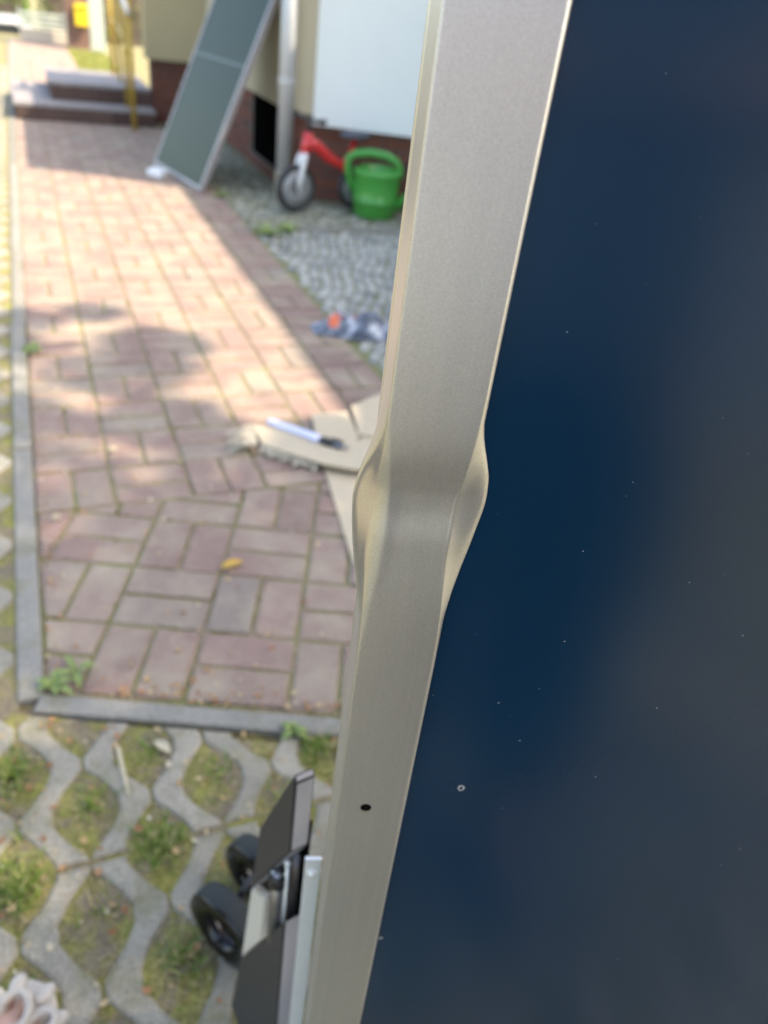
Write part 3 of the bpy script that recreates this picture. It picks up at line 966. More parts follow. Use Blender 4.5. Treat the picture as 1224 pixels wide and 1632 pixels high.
# ------------------------------------------------------------------ plastic bag, cardboard, tool
bg = MB()
N, Mr = 34, 18
r_ = random.Random(4)
bv = []
for j in range(Mr + 1):
    for i in range(N + 1):
        s, t = i / N, j / Mr
        x = 1.02 + .36 * s; yv = 3.02 + .20 * (t - .5) * (0.45 + .55 * math.sin(min(1, s * 1.6) * 1.57)) - .10 * s + .05 * s * s
        dome = (max(0, math.sin(math.pi * s)) ** .6) * (max(0, math.sin(math.pi * t)) ** .55)
        z = .004 + .075 * dome * (0.55 + .45 * math.sin(11 * s + 5 * t) * math.cos(9 * t - 4 * s)) + r_.uniform(0, .012) * dome + .030 * abs(math.sin(17 * s + 9 * t + 2 * math.sin(6 * s))) * dome
        bv.append((x, yv, z))
bf = [(j * (N + 1) + i, j * (N + 1) + i + 1, (j + 1) * (N + 1) + i + 1, (j + 1) * (N + 1) + i) for j in range(Mr) for i in range(N)]
bag = thing('plastic_bag', 'crumpled blue grey plastic bag with red orange print on the gravel edge', 'bag', (0, 0, 0))
link('film', mesh('film', bv, bf, M_bag), bag)
pv, pf = [], []
def bagpt(s, t):
    i, j = min(N - 1, int(s * N)), min(Mr - 1, int(t * Mr))
    fs, ft = s * N - i, t * Mr - j
    a = Vector(bv[j * (N + 1) + i]); b = Vector(bv[j * (N + 1) + i + 1]); c = Vector(bv[(j + 1) * (N + 1) + i]); d = Vector(bv[(j + 1) * (N + 1) + i + 1])
    return a * (1 - fs) * (1 - ft) + b * fs * (1 - ft) + c * (1 - fs) * ft + d * fs * ft + Vector((0, -.0005, .003))
K = 26
for k in range(K + 1):
    s = .20 + .52 * k / K
    for t in (.24 + .50 * k / K, .24 + .50 * k / K + .13 - .05 * math.sin(k * .6)):
        pv.append(bagpt(s, min(.97, t)))
pf = [(2 * k, 2 * k + 2, 2 * k + 3, 2 * k + 1) for k in range(K)]
link('print', mesh('print', pv, pf, M_redpr), bag)
pv = [bagpt(.16 + .10 * (k % 5) / 4, .15 + .30 * (k // 5) / 4) for k in range(25)]
pf = [(r0 * 5 + c, r0 * 5 + c + 1, r0 * 5 + c + 6, r0 * 5 + c + 5) for r0 in range(4) for c in range(4)]
link('print', mesh('print', pv, pf, M_redpr), bag)

def sheet(pts, z, th, dz=None):
    """flat board from an outline, dz tilts each corner"""
    n = len(pts)
    dz = dz or [0] * n
    v = [(p[0], p[1], z + d) for p, d in zip(pts, dz)] + [(p[0], p[1], z + d + th) for p, d in zip(pts, dz)]
    f = [tuple(range(n - 1, -1, -1)), tuple(range(n, 2 * n))] + [(i, (i + 1) % n, (i + 1) % n + n, i + n) for i in range(n)]
    return MB().add(v, f)
cb = sheet([(.712, 1.918), (.636, 1.44), (.66, 1.36), (1.20, 1.22), (1.42, 1.70), (1.22, 2.16), (.93, 2.12), (.872, 2.04)], .002, .005).obj('cardboard_sheet', M_card)
cbt = thing('cardboard_sheet', 'large flat brown cardboard sheet lying under the torn strip by the frame', 'cardboard')
cb.name = 'board'; cb.parent = cbt
sheet([(.765, 2.215), (.725, 2.0), (.86, 2.03), (.880, 2.06), (.893, 2.215)], .010, .004, [.012, 0, 0, 0, .012]).obj('flap', M_card, cbt)
sheet([(.921, 2.250), (.884, 2.070), (.93, 2.05), (1.17, 2.12), (1.13, 2.36), (1.05, 2.325)], .010, .004, [.014, 0, 0, 0, .014, .014]).obj('flap', M_card, cbt)
st = thing('cardboard_strip', 'torn narrow brown cardboard strip with frayed pale end under the lavender tool', 'cardboard')
sheet([(.548, 2.165), (.556, 2.045), (.60, 1.985), (.694, 1.880), (.775, 1.828), (.90, 1.79), (.95, 1.93), (.86, 1.985), (.73, 2.06)], .022, .006, [.002, -.004, .002, .008, .010, .012, .012, .008, .004]).obj('board', M_card, st)
r_ = random.Random(9)
fv, ff_ = [], []
for k in range(15):
    s = k / 14
    a = Vector((.552 - .012 * s, 2.172 - .12 * s, .024))
    tip = a + Vector((-.075 + r_.uniform(-.02, .025), -.03 + .02 * s + r_.uniform(-.015, .015), -.012 + r_.uniform(-.006, .012)))
    mid = (a + tip) / 2 + Vector((0, 0, r_.uniform(0, .012)))
    d = Vector((.003, .010, 0))
    b = len(fv)
    fv += [a - d, a + d, mid + d * .8, mid - d * .8, tip + d * .5, tip - d * .5]
    ff_ += [(b, b + 1, b + 2, b + 3), (b + 3, b + 2, b + 4, b + 5)]
for k in range(30):
    s = k / 29
    a = Vector((.553 + .13 * s, 2.04 - .145 * s, .022))
    tip = a + Vector((-.014 + r_.uniform(-.016, .012), -.020 * (1.0 - .55 * s) + r_.uniform(-.014, .006), -.012 + r_.uniform(-.004, .008)))
    d = Vector((.0035, -.004, 0)) * r_.uniform(.5, 1.3)
    b = len(fv)
    fv += [a - d, a + d, tip + d * r_.uniform(.2, .8), tip - d * .4]
    ff_.append((b, b + 1, b + 2, b + 3))
link('torn_fringe', mesh('torn_fringe', fv, ff_, mat_plain('torn_paper', (0.42, 0.375, 0.29), .9, var=.2, scale=60)), st)
tl = thing('hand_tool', 'pale lavender handled hand tool with black end on the cardboard strip', 'tool', (0, 0, 0))
MB().tube([(.603, 2.168, .034), (.612, 2.158, .036), (.70, 2.052, .040), (.722, 2.024, .040), (.730, 2.014, .040)], [.008, .0125, .013, .015, .012], 12).obj('grip', M_lav, tl, True)
MB().tube([(.7305, 2.0135, .040), (.745, 1.998, .041), (.762, 1.975, .040)], [.010, .014, .010], 12).obj('ferrule', M_black, tl, True)
MB().tube([(.745, 1.995, .041), (.770, 2.010, .040), (.795, 1.985, .040), (.785, 1.955, .040), (.762, 1.960, .040)], .0055, 8).obj('trigger_guard', M_black, tl, True)
MB().tube([(.762, 1.975, .041), (.80, 1.945, .041)], [.008, .007], 10).obj('tip', M_steel, tl, True)

# ------------------------------------------------------------------ small things on the ground
def leaf(p, L, wd, rz, lift, mt, name, par=None, curl=.3):
    v, f = [], []
    n = 5
    for i in range(n + 1):
        t = i / n
        hw = wd * math.sin(math.pi * min(1, .08 + t * .9)) ** .8 / 2
        z = lift * math.sin(math.pi * t) + curl * 0.2 * L * t * t
        v += [(-hw, t * L, z + hw * curl), (0, t * L, z), (hw, t * L, z + hw * curl)]
    for i in range(n):
        for k in (0, 1):
            a = i * 3 + k
            f.append((a, a + 1, a + 4, a + 3))
    return link(name, mesh(name, v, f, mt), par, p, rz)
yl = leaf((.312, 1.492, .004), .055, .028, -1.4, .004, M_yleaf, 'fallen_leaf', None)
tag(yl, 'single bright yellow leaf lying on the red pavers', 'leaf')
l2 = leaf((.085, 1.006, .004), .042, .019, -2.6, .004, M_straw, 'fallen_leaf', None)
tag(l2, 'pale yellow leaf in the moss gap right of the straw', 'leaf')
tag(MB().tube([(.018, 1.005, .014), (.021, .955, .010), (.024, .900, .006)], [.0035, .0042, .0018], 6).obj('dry_stalk', M_straw), 'pale dry straw stalk lying on the turf grid paver', 'stalk')
for k, (x, y_, z) in enumerate([(.118, 2.118, .012), (-.052, 1.79, .012)]):
    ro = random.Random(k + 3)
    fl = thing('fallen_blossom', ['pale greenish fallen blossom on the joint in the shaded pavers', 'pale round fallen blossom on the pavers beside the long kerb'][k], 'blossom', (x, y_, 0.002), 0, 'fallen blossoms on the pavers')
    for q in range(6):
        leaf((0, 0, .002), .013, .010, q * 1.05 + ro.uniform(-.2, .2), .004, M_straw, 'petal', fl, .9)
def weed(name, label, x, y_, n, L, wd, seed, grp=None):
    ro = random.Random(seed)
    wd_ = thing(name, label, 'weed', (x, y_, -.004), 0, grp)
    for q in range(n):
        a = q * 6.283 / n + ro.uniform(-.4, .4)
        o = leaf((0, 0, .002), L * ro.uniform(.7, 1.15), wd * ro.uniform(.8, 1.2), a, .012, M_weed, 'leaf', wd_, .35)
        o.rotation_euler = (ro.uniform(.05, .35), 0, a)
    return wd_
weed('weed', 'pale green leafy weed in the corner where the two kerbs meet', -.085, 1.195, 6, .045, .015, 1)
weed('weed', 'second leafy weed beside the kerb corner on the red pavers', -.040, 1.225, 4, .05, .016, 2)
weed('weed', 'small green weed against the long kerb in the dappled shade', -.085, 2.90, 8, .055, .02, 3)
weed('weed', 'green weed behind the front kerb near the frame', .335, .955, 7, .035, .014, 4)
weed('weed', 'grassy weed clump at the gravel edging near the bike wheel', 1.22, 4.50, 16, .12, .03, 5)
weed('weed', 'low weed on the gravel in front of the edging stone', 1.36, 4.60, 11, .09, .03, 6)
weed('weed', 'weed at the foot of the leaning panel corner', 1.13, 5.42, 9, .08, .025, 8)
# litter of small dry leaves and petals
lv, lf = [], []
def litter(x, y_, z, L):
    a = random.uniform(0, 6.283); ca, sa = math.cos(a), math.sin(a)
    wd_ = L * random.uniform(.35, .75); c1 = random.uniform(0, .35) * L; c2 = random.uniform(0, .3) * L
    pts = [(0, -L / 2, c1), (wd_ / 2, -L * .15, c2), (wd_ / 2.4, L * .2, c2), (0, L / 2, c1), (-wd_ / 2.4, L * .2, c2 * .6), (-wd_ / 2, -L * .15, c2 * .6), (0, 0, 0)]
    b = len(lv)
    for px, py, pz in pts:
        lv.append((x + px * ca - py * sa, y_ + px * sa + py * ca, z + pz + .001))
    lf.extend([(b + 6, b + i, b + (i + 1) % 6) for i in range(6)])
for _ in range(170):      # along the front kerb
    a, bb = random.uniform(-.45, .55), 1.066 + abs(random.gauss(0, .035))
    x, y_ = erot(a, bb)
    litter(x, y_, .002, random.choice([.007, .010, .012, .018]))
for _ in range(260):      # on the pavers
    x, y_ = random.uniform(-.09, 1.1), 1.1 + abs(random.gauss(0, .9))
    if x * PS + y_ * PC > 1.07:
        litter(x, y_, .002, random.choice([.005, .006, .008, .010, .016]))
for _ in range(620):      # in and around the grid cells
    x, y_ = random.uniform(-.35, .6), random.uniform(.35, 1.15)
    if x * PS + y_ * PC < 1.0 or x < -.15:
        litter(x, y_, .002, random.choice([.004, .005, .006, .008, .010, .016]))
for _ in range(90):      # along the left kerb
    litter(-.092 + abs(random.gauss(0, .02)), random.uniform(1.15, 3), .002, random.choice([.006, .008, .012]))
struct(link('leaf_litter', mesh('leaf_litter', lv, lf, M_litter)), 'stuff')

# ------------------------------------------------------------------ wheeled frame beside the panel
cart = thing('wheeled_frame', 'dark grey folding wheeled frame with boards and steel tubes beside the dented panel', 'trolley', (.138, .376, 0))
CO = Vector((.138, .376, 0))
d10, d80, d110 = az(-10), az(80), az(110)
def bpoly(pts, th, o0):
    """outline (distance along az -10, height) -> plate of thickness th"""
    a = [CO + d10 * s + d80 * o0 + Vector((0, 0, z)) - CO for s, z in pts]
    b = [CO + d10 * s + d80 * (o0 + th) + Vector((0, 0, z)) - CO for s, z in pts]
    n = len(a)
    f = [tuple(range(n)), tuple(range(2 * n - 1, n - 1, -1))] + [((i + 1) % n, i, i + n, (i + 1) % n + n) for i in range(n)]
    return a + b, f
def board(pts, name, mt_b, mt_e, th=.0185, o0=0.0):
    v, f = bpoly(pts, th, o0)
    n = len(pts)
    bm = bmesh.new()
    vs = [bm.verts.new(q) for q in v]
    for k, q in enumerate(f):
        fc = bm.faces.new([vs[i] for i in q])
        fc.material_index = 0 if k < 2 else 1
    bmesh.ops.recalc_face_normals(bm, faces=bm.faces)
    bmesh.ops.bevel(bm, geom=list(bm.edges), offset=.0016, segments=2, affect='EDGES')
    me = bpy.data.meshes.new(name)
    bm.to_mesh(me); bm.free()
    me.materials.append(mt_b); me.materials.append(mt_e)
    return link(name, me, cart)
board([(0, .569), (0, .664), (.004, .671), (.062, .524), (.078, .394)], 'upper_board', M_board, M_boardedge)
board([(0, .455), (0, .03), (.128, .03), (.101, .205), (.049, .334)], 'lower_board', M_board, M_boardedge)
board([(.079, .391), (.045, .425), (.0495, .336), (.1005, .207)], 'edge_plate', M_ledge, M_ledge, .010, .001)
TB = Vector((.137, .407, 0)) - CO
def up(p, z): return (p.x, p.y, z)
MB().tube([up(TB + d110 * .002, .366), up(TB + d110 * .002, .492)], .0072, 14).obj('tube', M_steel, cart, True)
MB().tube([up(TB + d110 * .0200, .40), up(TB + d110 * .0200, .53)], .0075, 14).obj('tube', M_darktube, cart, True)
MB().lathe([(.0073, 0), (.0092, 0), (.0092, .02), (.0073, .02)], up(TB + d110 * .002, .472), seg=14, close=True).obj('clamp', M_black, cart, True)
MB().tube([up(TB + d110 * .0085 - d10 * .004, .37), up(TB + d110 * .0085 - d10 * .004, .512)], .0023, 8).obj('pin', M_zinc, cart, True)
MB().lathe([(.0001, -.004), (.0034, -.003), (.0034, .003), (.0001, .004)], up(TB + d110 * .0085 - d10 * .004, .512), seg=10).obj('pin_head', M_zinc, cart, True)
# added black sheet behind the boards, imitating the dark inside the notch
board([(.002, .44), (.002, .60), (.050, .52), (.064, .40), (.052, .34)], 'notch_dark_sheet', M_void, M_black, .003, .0195)
# zinc strip
ZP = az(23.2) * .362 - CO
zs = [ZP - d110 * .0066, ZP + d110 * .0066, ZP + d110 * .0066 + az(20) * .003, ZP - d110 * .0066 + az(20) * .003]
MB().prism([(p.x, p.y) for p in zs], .04, .622, bev=.0008).obj('zinc_strip', M_zinc, cart)
bp_ = ZP - az(20) * .0005
MB().lathe([(.0001, .0035), (.0028, .0028), (.0045, .0), (.0045, -.001)], (bp_.x, bp_.y, .604), tuple(-az(20)), 14).obj('bolt', M_zinc, cart, True)
# casters
def caster(cx, cy, Rw, roll, wdt):
    ax = az(roll + 90)
    c = Vector((cx, cy, Rw)) - CO
    ty = MB().lathe([(Rw * .80, -wdt / 2), (Rw * .97, -wdt / 2), (Rw, -wdt * .38), (Rw, wdt * .38), (Rw * .97, wdt / 2), (Rw * .80, wdt / 2)], tuple(c), tuple(ax), 36, close=True).obj('wheel', M_tyre, cart, True)
    MB().lathe([(Rw * .46, -wdt * .10), (Rw * .52, -wdt * .56), (Rw * .80, -wdt * .58), (Rw * .975, -wdt * .515), (Rw * .80, wdt * .30), (Rw * .50, wdt * .30)], tuple(c), tuple(ax), 36, close=True).obj('rim', M_blackgloss, ty, True)
    # fork on the far side, reaching up behind the boards
    p0 = c + ax * (wdt * .5 + .006)
    MB().tube([tuple(p0), tuple(p0 + Vector((0, 0, Rw * .7))), tuple(p0 + ax * .03 + Vector((0, 0, Rw * 1.0)))], .006, 8).obj('fork', M_black, cart, True)
    return ty
caster(.131, .592, .066, -30, .030)
caster(.194, .660, .062, -30, .030)

# ------------------------------------------------------------------ the dented solar panel
PL = Vector((0.10689407, 0.22613616, 0))
pe = az(110)                 # along the front face, left to right
pn = az(200)                 # out of the front face, towards the viewer
PWID, PZ0, PZ1 = 1.00, .003, 1.72
panel = thing('dented_panel', 'dark navy framed solar panel standing upright with its buckled champagne aluminium edge', 'solar panel', tuple(PL))
def pp(u, v, wv):
    p = pe * u + pn * wv
    return (p.x, p.y, v)
def interp(keys, v, base):
    ks = sorted(keys)
    if v <= ks[0][0] or v >= ks[-1][0]:
        return base
    xs = [k[0] for k in ks]; ys = [k[1] for k in ks]
    n = len(xs)
    ms = [0.0] * n
    for i in range(1, n - 1):
        d0 = (ys[i] - ys[i - 1]) / (xs[i] - xs[i - 1]); d1 = (ys[i + 1] - ys[i]) / (xs[i + 1] - xs[i])
        ms[i] = 0 if d0 * d1 <= 0 else 2 * d0 * d1 / (d0 + d1)
    for i in range(n - 1):
        if xs[i] <= v <= xs[i + 1]:
            hh = xs[i + 1] - xs[i]; t = (v - xs[i]) / hh
            return ((2 * t**3 - 3 * t**2 + 1) * ys[i] + (t**3 - 2 * t**2 + t) * hh * ms[i] + (-2 * t**3 + 3 * t**2) * ys[i + 1] + (t**3 - t**2) * hh * ms[i + 1])
MMm = .001
K = dict(
    sil=[(.955, 0), (.971, -.5), (.985, -2.2), (.996, -4.2), (1.0097, -6.6), (1.0175, -7.6), (1.0252, -8.4), (1.0341, -8.9), (1.0458, -7.4), (1.056, -4.6), (1.066, -2.0), (1.080, 0)],
    dn=[(.950, 0), (.970, .12), (.985, .35), (1.0, .7), (1.015, .95), (1.035, 1.0), (1.050, .85), (1.062, .4), (1.078, 0)],       # how far the edge is opened out
    sh=[(.945, 0), (.97, -.35), (1.0, -1.0), (1.02, -1.6), (1.036, -2.75), (1.0435, -2.95), (1.0475, -2.55), (1.056, -1.3), (1.067, -.45), (1.078, -.2), (1.092, 0)],    # whole face pushed in
    ce=[(.955, 0), (.975, -.1), (1.0, -.4), (1.02, -.5), (1.035, -.6), (1.043, -.5), (1.053, -.3), (1.064, -.1), (1.080, 0)],   # middle pushed in further
    c1=[(.960, 0.4), (.98, .3), (1.0, 0.2), (1.0097, .0), (1.0225, .4), (1.0377, 1.0), (1.050, .8), (1.072, 0.4)],
    c2=[(.965, 3.0), (.98, 3.6), (1.0, 4.9), (1.0225, 5.6), (1.040, 5.2), (1.055, 4.0), (1.07, 3.0)],
    r2=[(.975, 33.0), (.99, 31.6), (1.003, 30.8), (1.015, 29.2), (1.0266, 28.6), (1.0378, 29.0), (1.0487, 30.8), (1.06, 32.4), (1.07, 33.0)],
    r1=[(.970, 34.3), (.9809, 34.0), (.9939, 33.2), (1.0087, 32.2), (1.0174, 31.9), (1.0259, 32.0), (1.0385, 32.1), (1.0499, 32.8), (1.0609, 33.5), (1.0734, 34.0), (1.09, 34.3)],
    sr=[(.968, 36.0), (.9784, 36.0), (.9916, 37.0), (1.0068, 39.0), (1.0166, 40.6), (1.0284, 42.2), (1.0418, 43.6), (1.0517, 42.8), (1.0597, 40.6), (1.0713, 37.0), (1.078, 36.0)],
)
def prof(v):
    g = lambda k, b: interp(K[k], v, b) * MMm
    sil = g('sil', 0)
    dn = interp(K['dn'], v, 0)
    sh, ce = g('sh', 0), g('ce', 0)
    c1, c2, r2, r1, sr = g('c1', .4), g('c2', 3.0), g('r2', 33.0), g('r1', 34.3), g('sr', 36.0)
    L = lambda a, b: a * (1 - dn) + b * dn
    out = [(.0, -.0450), (.0, -.0442), (.0, -.0400), (.0009, -.0396), (.0009, -.0374), (.0, -.0370)]
    out += [(sil * .22, -.031), (sil * .58, -.023), (sil * .93, L(-.0160, -.0165)), (sil, L(-.0070, -.0125))]
    out += [(sil * .93, L(-.0013, -.0095))]
    fl = L(0, 1)
    out += [(L(c1 * .12, sil * .42 + c1 * .58), L(-.0004, sh - .0045))]
    ridge = .0006 * dn
    out += [(L(c1 * .6, c1 - .0020), L(-.00022, sh - .0024)), (L(c1 + .0003, c1 + .0006), L(0, sh - .0010)), (L(c1 + .0011, c1 * .45 + c2 * .55), L(0, sh - .0002))]
    out += [(L((c1 + c2) / 2 + .0005, c2), L(0, sh + .00005)), (c2 + .0018, L(0, sh + ce * .6))]
    for t in (.2, .4, .6, .8):
        out.append((c2 + (r2 - c2) * t, L(0, sh + ce * (1.0 + .12 * t))))
    out += [(r2 - .0004, L(0, sh + ce * .7)), ((r2 + r1) / 2, L(0, sh + ce * .5 - .00015 * dn)), (r1 - .0006, L(0, sh - .0002 * dn)), (r1, L(-.00003, sh - .0004 * dn))]
    wl = -.0043
    out += [(r1 + (sr - r1) * .35, L(-.00025, (sh - .0004) * .62 + wl * .38)), (sr - .0004 - .0012 * dn, L(-.0010, wl + .0008)), (sr, L(-.0017, wl)), (sr - .0004, L(-.0030, wl - .0003)), (sr - .006, -.0047)]
    return out
vs_ = sorted(set([PZ0, .3, .5, .7, .8, .88, .93] + [round(x, 4) for x in np.arange(.945, 1.0951, .0018)] + [1.12, 1.17, 1.25, 1.4, 1.55, PZ1]))
fvs, ffs = [], []
npf = len(prof(.2))
for v in vs_:
    fvs += [pp(u, v, wv) for u, wv in prof(v)]
for j in range(len(vs_) - 1):
    for i in range(npf - 1):
        a = j * npf + i
        ffs.append((a, a + 1, a + npf + 1, a + npf))
fs = link('frame_side', mesh('frame_side', fvs, ffs, M_frame, None, True), panel)
md = fs.modifiers.new('smooth', 'SUBSURF'); md.levels = 1; md.render_levels = 1
# drain hole painted flat: black disc, pale disc below as its lit lip
hx, hz = .0151, .8503
dh = MB().lathe([(.0027, .00012), (.0027, .0001), (.0001, .0001)], pp(hx, hz, 0), tuple(pn), 20)
MB().lathe([(.0001, .00010), (.0029, .00010)], pp(hx, hz, 0), tuple(pn), 24).obj('drain_hole', M_void, fs)
MB().lathe([(.0001, .00006), (.0031, .00006), (.0031, .00001)], pp(hx, hz - .0009, 0), tuple(pn), 24).obj('hole_lip_highlight', M_lip_highlight, fs, True)
# dark back corner line, other frame sides, glass, back sheet
def pbox(u0, u1, v0, v1, w0, w1, bev=.0012):
    a = [Vector(pp(u, 0, wv)) for u, wv in ((u0, w0), (u1, w0), (u1, w1), (u0, w1))]
    return MB().prism([(q.x, q.y) for q in a], v0, v1, bev=bev)
pbox(.0005, .03, PZ0, PZ1, -.0475, -.0452, 0).obj('dark_back_line', M_void, panel)
pbox(PWID - .036, PWID, PZ0, PZ1, -.045, 0).obj('frame_side', M_frame, panel)
pbox(.037, PWID - .037, PZ0, PZ0 + .036, -.045, 0).obj('frame_rail', M_frame, panel)
pbox(.037, PWID - .037, PZ1 - .036, PZ1, -.045, 0).obj('frame_rail', M_frame, panel)
pbox(.0345, PWID - .012, PZ0 + .012, PZ1 - .012, -.0084, -.0048, 0).obj('glass', M_pglass, panel)
pbox(.0345, PWID - .012, PZ0 + .012, PZ1 - .012, -.0112, -.0087, 0).obj('backsheet', M_black, panel)
sk = MB()
SPK = [(.064, .8635, 14), (.0385, .7122, 10), (.1491, .9313, 5), (.0931, .9704, 6), (.0711, .9286, 6), (.0871, .9028, 6), (.0586, 1.1129, 4), (.1737, .9808, 5), (.133, .8778, 4), (.0388, .9312, 4), (.2342, .8204, 5), (.2288, .8044, 4), (.198, .6947, 5), (.0886, .9395, 4), (.0995, 1.0556, 4), (.0885, 1.0209, 4), (.1388, 1.0087, 4), (.0889, .8482, 4)]
r_ = random.Random(12)
for _ in range(60):
    SPK.append((r_.uniform(.04, .35), r_.uniform(.6, 1.2), r_.uniform(.8, 2.2)))
for (u, v, px) in SPK:
    rad = px * .00013
    if px > 8:      # a dried drop: broken ring
        for k in range(9):
            t = k * .7 + r_.uniform(-.2, .2)
            sk.add([pp(u + math.cos(t) * rad * .75 + dx * rad * .34, v + math.sin(t) * rad + dv * rad * .34, -.00472) for dx, dv in ((-1, -.6), (.7, -1), (1, .8), (-.5, 1))], [(0, 1, 2, 3)])
        continue
    m_ = 7
    sk.add([pp(u + math.cos(k * 6.283 / m_) * rad * .6 * r_.uniform(.5, 1.2), v + math.sin(k * 6.283 / m_) * rad * .6 * r_.uniform(.5, 1.2), -.00472) for k in range(m_)], [tuple(range(m_))])
struct(sk.obj('dust_specks', M_speck, panel), 'stuff')

# ------------------------------------------------------------------ shade tree (right, behind the viewer)
tree = thing('shade_tree', 'broad leafy tree shading the near end of the path', 'tree', (4.2, -1.1, 0))
MB().tube([(0, 0, -.1), (.03, .05, 1.2), (-.05, .1, 2.4), (-.1, .1, 3.4), (-.2, .15, 4.8)], [.20, .16, .14, .10, .03], 12).obj('trunk', M_bark, tree, True)
TC = []
r_ = random.Random(21)
def clump(sx, sy, z, r):      # crown clump that shades ground point (sx, sy)
    TC.append((sx + .7605 * z - 4.2, sy - .3546 * z + 1.1, z, r))
n_ = 0
while n_ < 46:
    r = r_.uniform(.30, .60)
    sx, sy = r_.uniform(-1.8, 2.0), r_.uniform(-1.9, 2.16 - r)
    if sx + 1.3 * r > .62 and sy < -.70 + r:                      # gap added to let sun in towards the yard
        continue
    clump(sx, sy, r_.uniform(3.7, 5.1), r)
    n_ += 1
for q in ((.20, 2.72, 4.2, .24), (.36, 2.95, 4.3, .16), (-.25, 2.45, 4.0, .26), (-.1, 3.22, 4.4, .10), (.16, 3.30, 4.3, .09), (-.3, 3.0, 4.2, .2), (.05, 2.0, 4.4, .36), (.62, 1.80, 4.2, .36), (1.0, 1.8, 4.5, .40), (.3, 2.28, 4.1, .18), (.80, 2.02, 4.3, .20), (.75, -.22, 4.3, .42), (1.15, -.32, 4.4, .42), (.45, -.5, 4.2, .38), (.95, -.62, 4.5, .34), (.3, -.1, 4.3, .36), (.3, 1.1, 4.3, .36), (.7, 1.2, 4.5, .4), (0, 1.3, 4.6, .4), (.35, 1.6, 4.0, .4)):
    clump(*q)
lm = MB()
for k in range(0, 30, 2):
    c = TC[k]
    lm.tube([(-.08, .1, 2.6 + .03 * k), ((c[0] - .08) * .5, (c[1] + .1) * .5, 3.1 + .03 * k), (c[0], c[1], c[2])], [.05, .035, .01], 7)
lm.obj('limbs', M_bark, tree, True)
v, f = leaf_cloud(15000, (0, 0, 0), None, .070, 77, TC)
link('crown', mesh('crown', v, f, M_leaf), tree)

# ------------------------------------------------------------------ person at the left: one sandalled foot reaches the picture
per = thing('person', 'person whose foot in a cream cut-out sandal stands on the turf pavers', 'person', (-.272, .405, .0), -math.radians(36))
def skin_body(name, pts, edges, mt, par, root=0, lv=1):
    me = bpy.data.meshes.new(name)
    me.from_pydata([p[:3] for p in pts], edges, [])
    me.materials.append(mt)
    o = link(name, me, par)
    sk_ = o.modifiers.new('skin', 'SKIN')
    for i, d in enumerate(me.skin_vertices[0].data if me.skin_vertices else []):
        r = pts[i][3]
        d.radius = (r, r) if not isinstance(r, tuple) else r
        d.use_root = (i == root)
    sk_.use_smooth_shade = True
    sb = o.modifiers.new('sub', 'SUBSURF'); sb.levels = lv; sb.render_levels = lv
    return o
bpts, bed_ = [], []
def V(x, y, z, r, frm=None):
    bpts.append((x, y, z, r)); i = len(bpts) - 1
    if frm is not None: bed_.append((frm, i))
    return i
pel = V(-.10, .02, .92, (.14, .10))
sp1 = V(-.10, .02, 1.08, (.13, .09), pel); sp2 = V(-.10, .02, 1.26, (.15, .10), sp1); sp3 = V(-.10, .01, 1.40, (.12, .08), sp2)
nk = V(-.10, .03, 1.50, .055, sp3); hd_ = V(-.10, .05, 1.60, .085, nk); hd2 = V(-.10, .06, 1.70, .07, hd_)
nose = V(-.10, .15, 1.61, .015, hd_)
for sx, fx, fy in ((1, 0.0, 0.0), (-1, -.21, -.04)):
    hip = V(-.10 + sx * .09, .02, .86, .085, pel)
    kn = V(-.10 + sx * .10, .04, .48, .06, hip)
    an = V(fx, fy + .035, .10, .034, kn)
    hl_ = V(fx, fy + .012, .045, .026, an)
    ins_ = V(fx, fy + .11, .066, (.034, .026), an)
    bl = V(fx, fy + .175, .042, (.040, .019), ins_)
    for q, (tx, ty_, tr) in enumerate([(-.030, .245, .0125), (-.008, .246, .0098), (.009, .238, .0090), (.024, .227, .0085), (.036, .212, .0080)]):
        t1 = V(fx + sx * tx * .9, fy + ty_ - .042, .036, tr * .95, bl)
        t2 = V(fx + sx * tx, fy + ty_ - .010, .031, tr, t1)
    sh = V(-.10 + sx * .175, .0, 1.37, .055, sp3)
    el = V(-.10 + sx * .22, -.10, 1.10, .04, sh)
    wr = V(-.10 + sx * .20, -.14, .88, .026, el)
    pm = V(-.10 + sx * .195, -.14, .81, (.036, .018), wr)
    for q, (dx, L_) in enumerate([(-.027, .07), (-.009, .08), (.009, .075), (.027, .06)]):
        f1 = V(-.10 + sx * .195 + dx * .4, -.135 + dx * .9, .77, .009, pm)
        f2 = V(-.10 + sx * .195 + dx * .4, -.122 + dx, .77 - L_ * .5, .008, f1)
        f3 = V(-.10 + sx * .185 + dx * .4, -.128 + dx, .77 - L_, .007, f2)
    th1 = V(-.10 + sx * .18, -.105, .82, .0105, pm); th2 = V(-.10 + sx * .173, -.09, .78, .009, th1)
skin_body('body', bpts, bed_, M_skin, per)
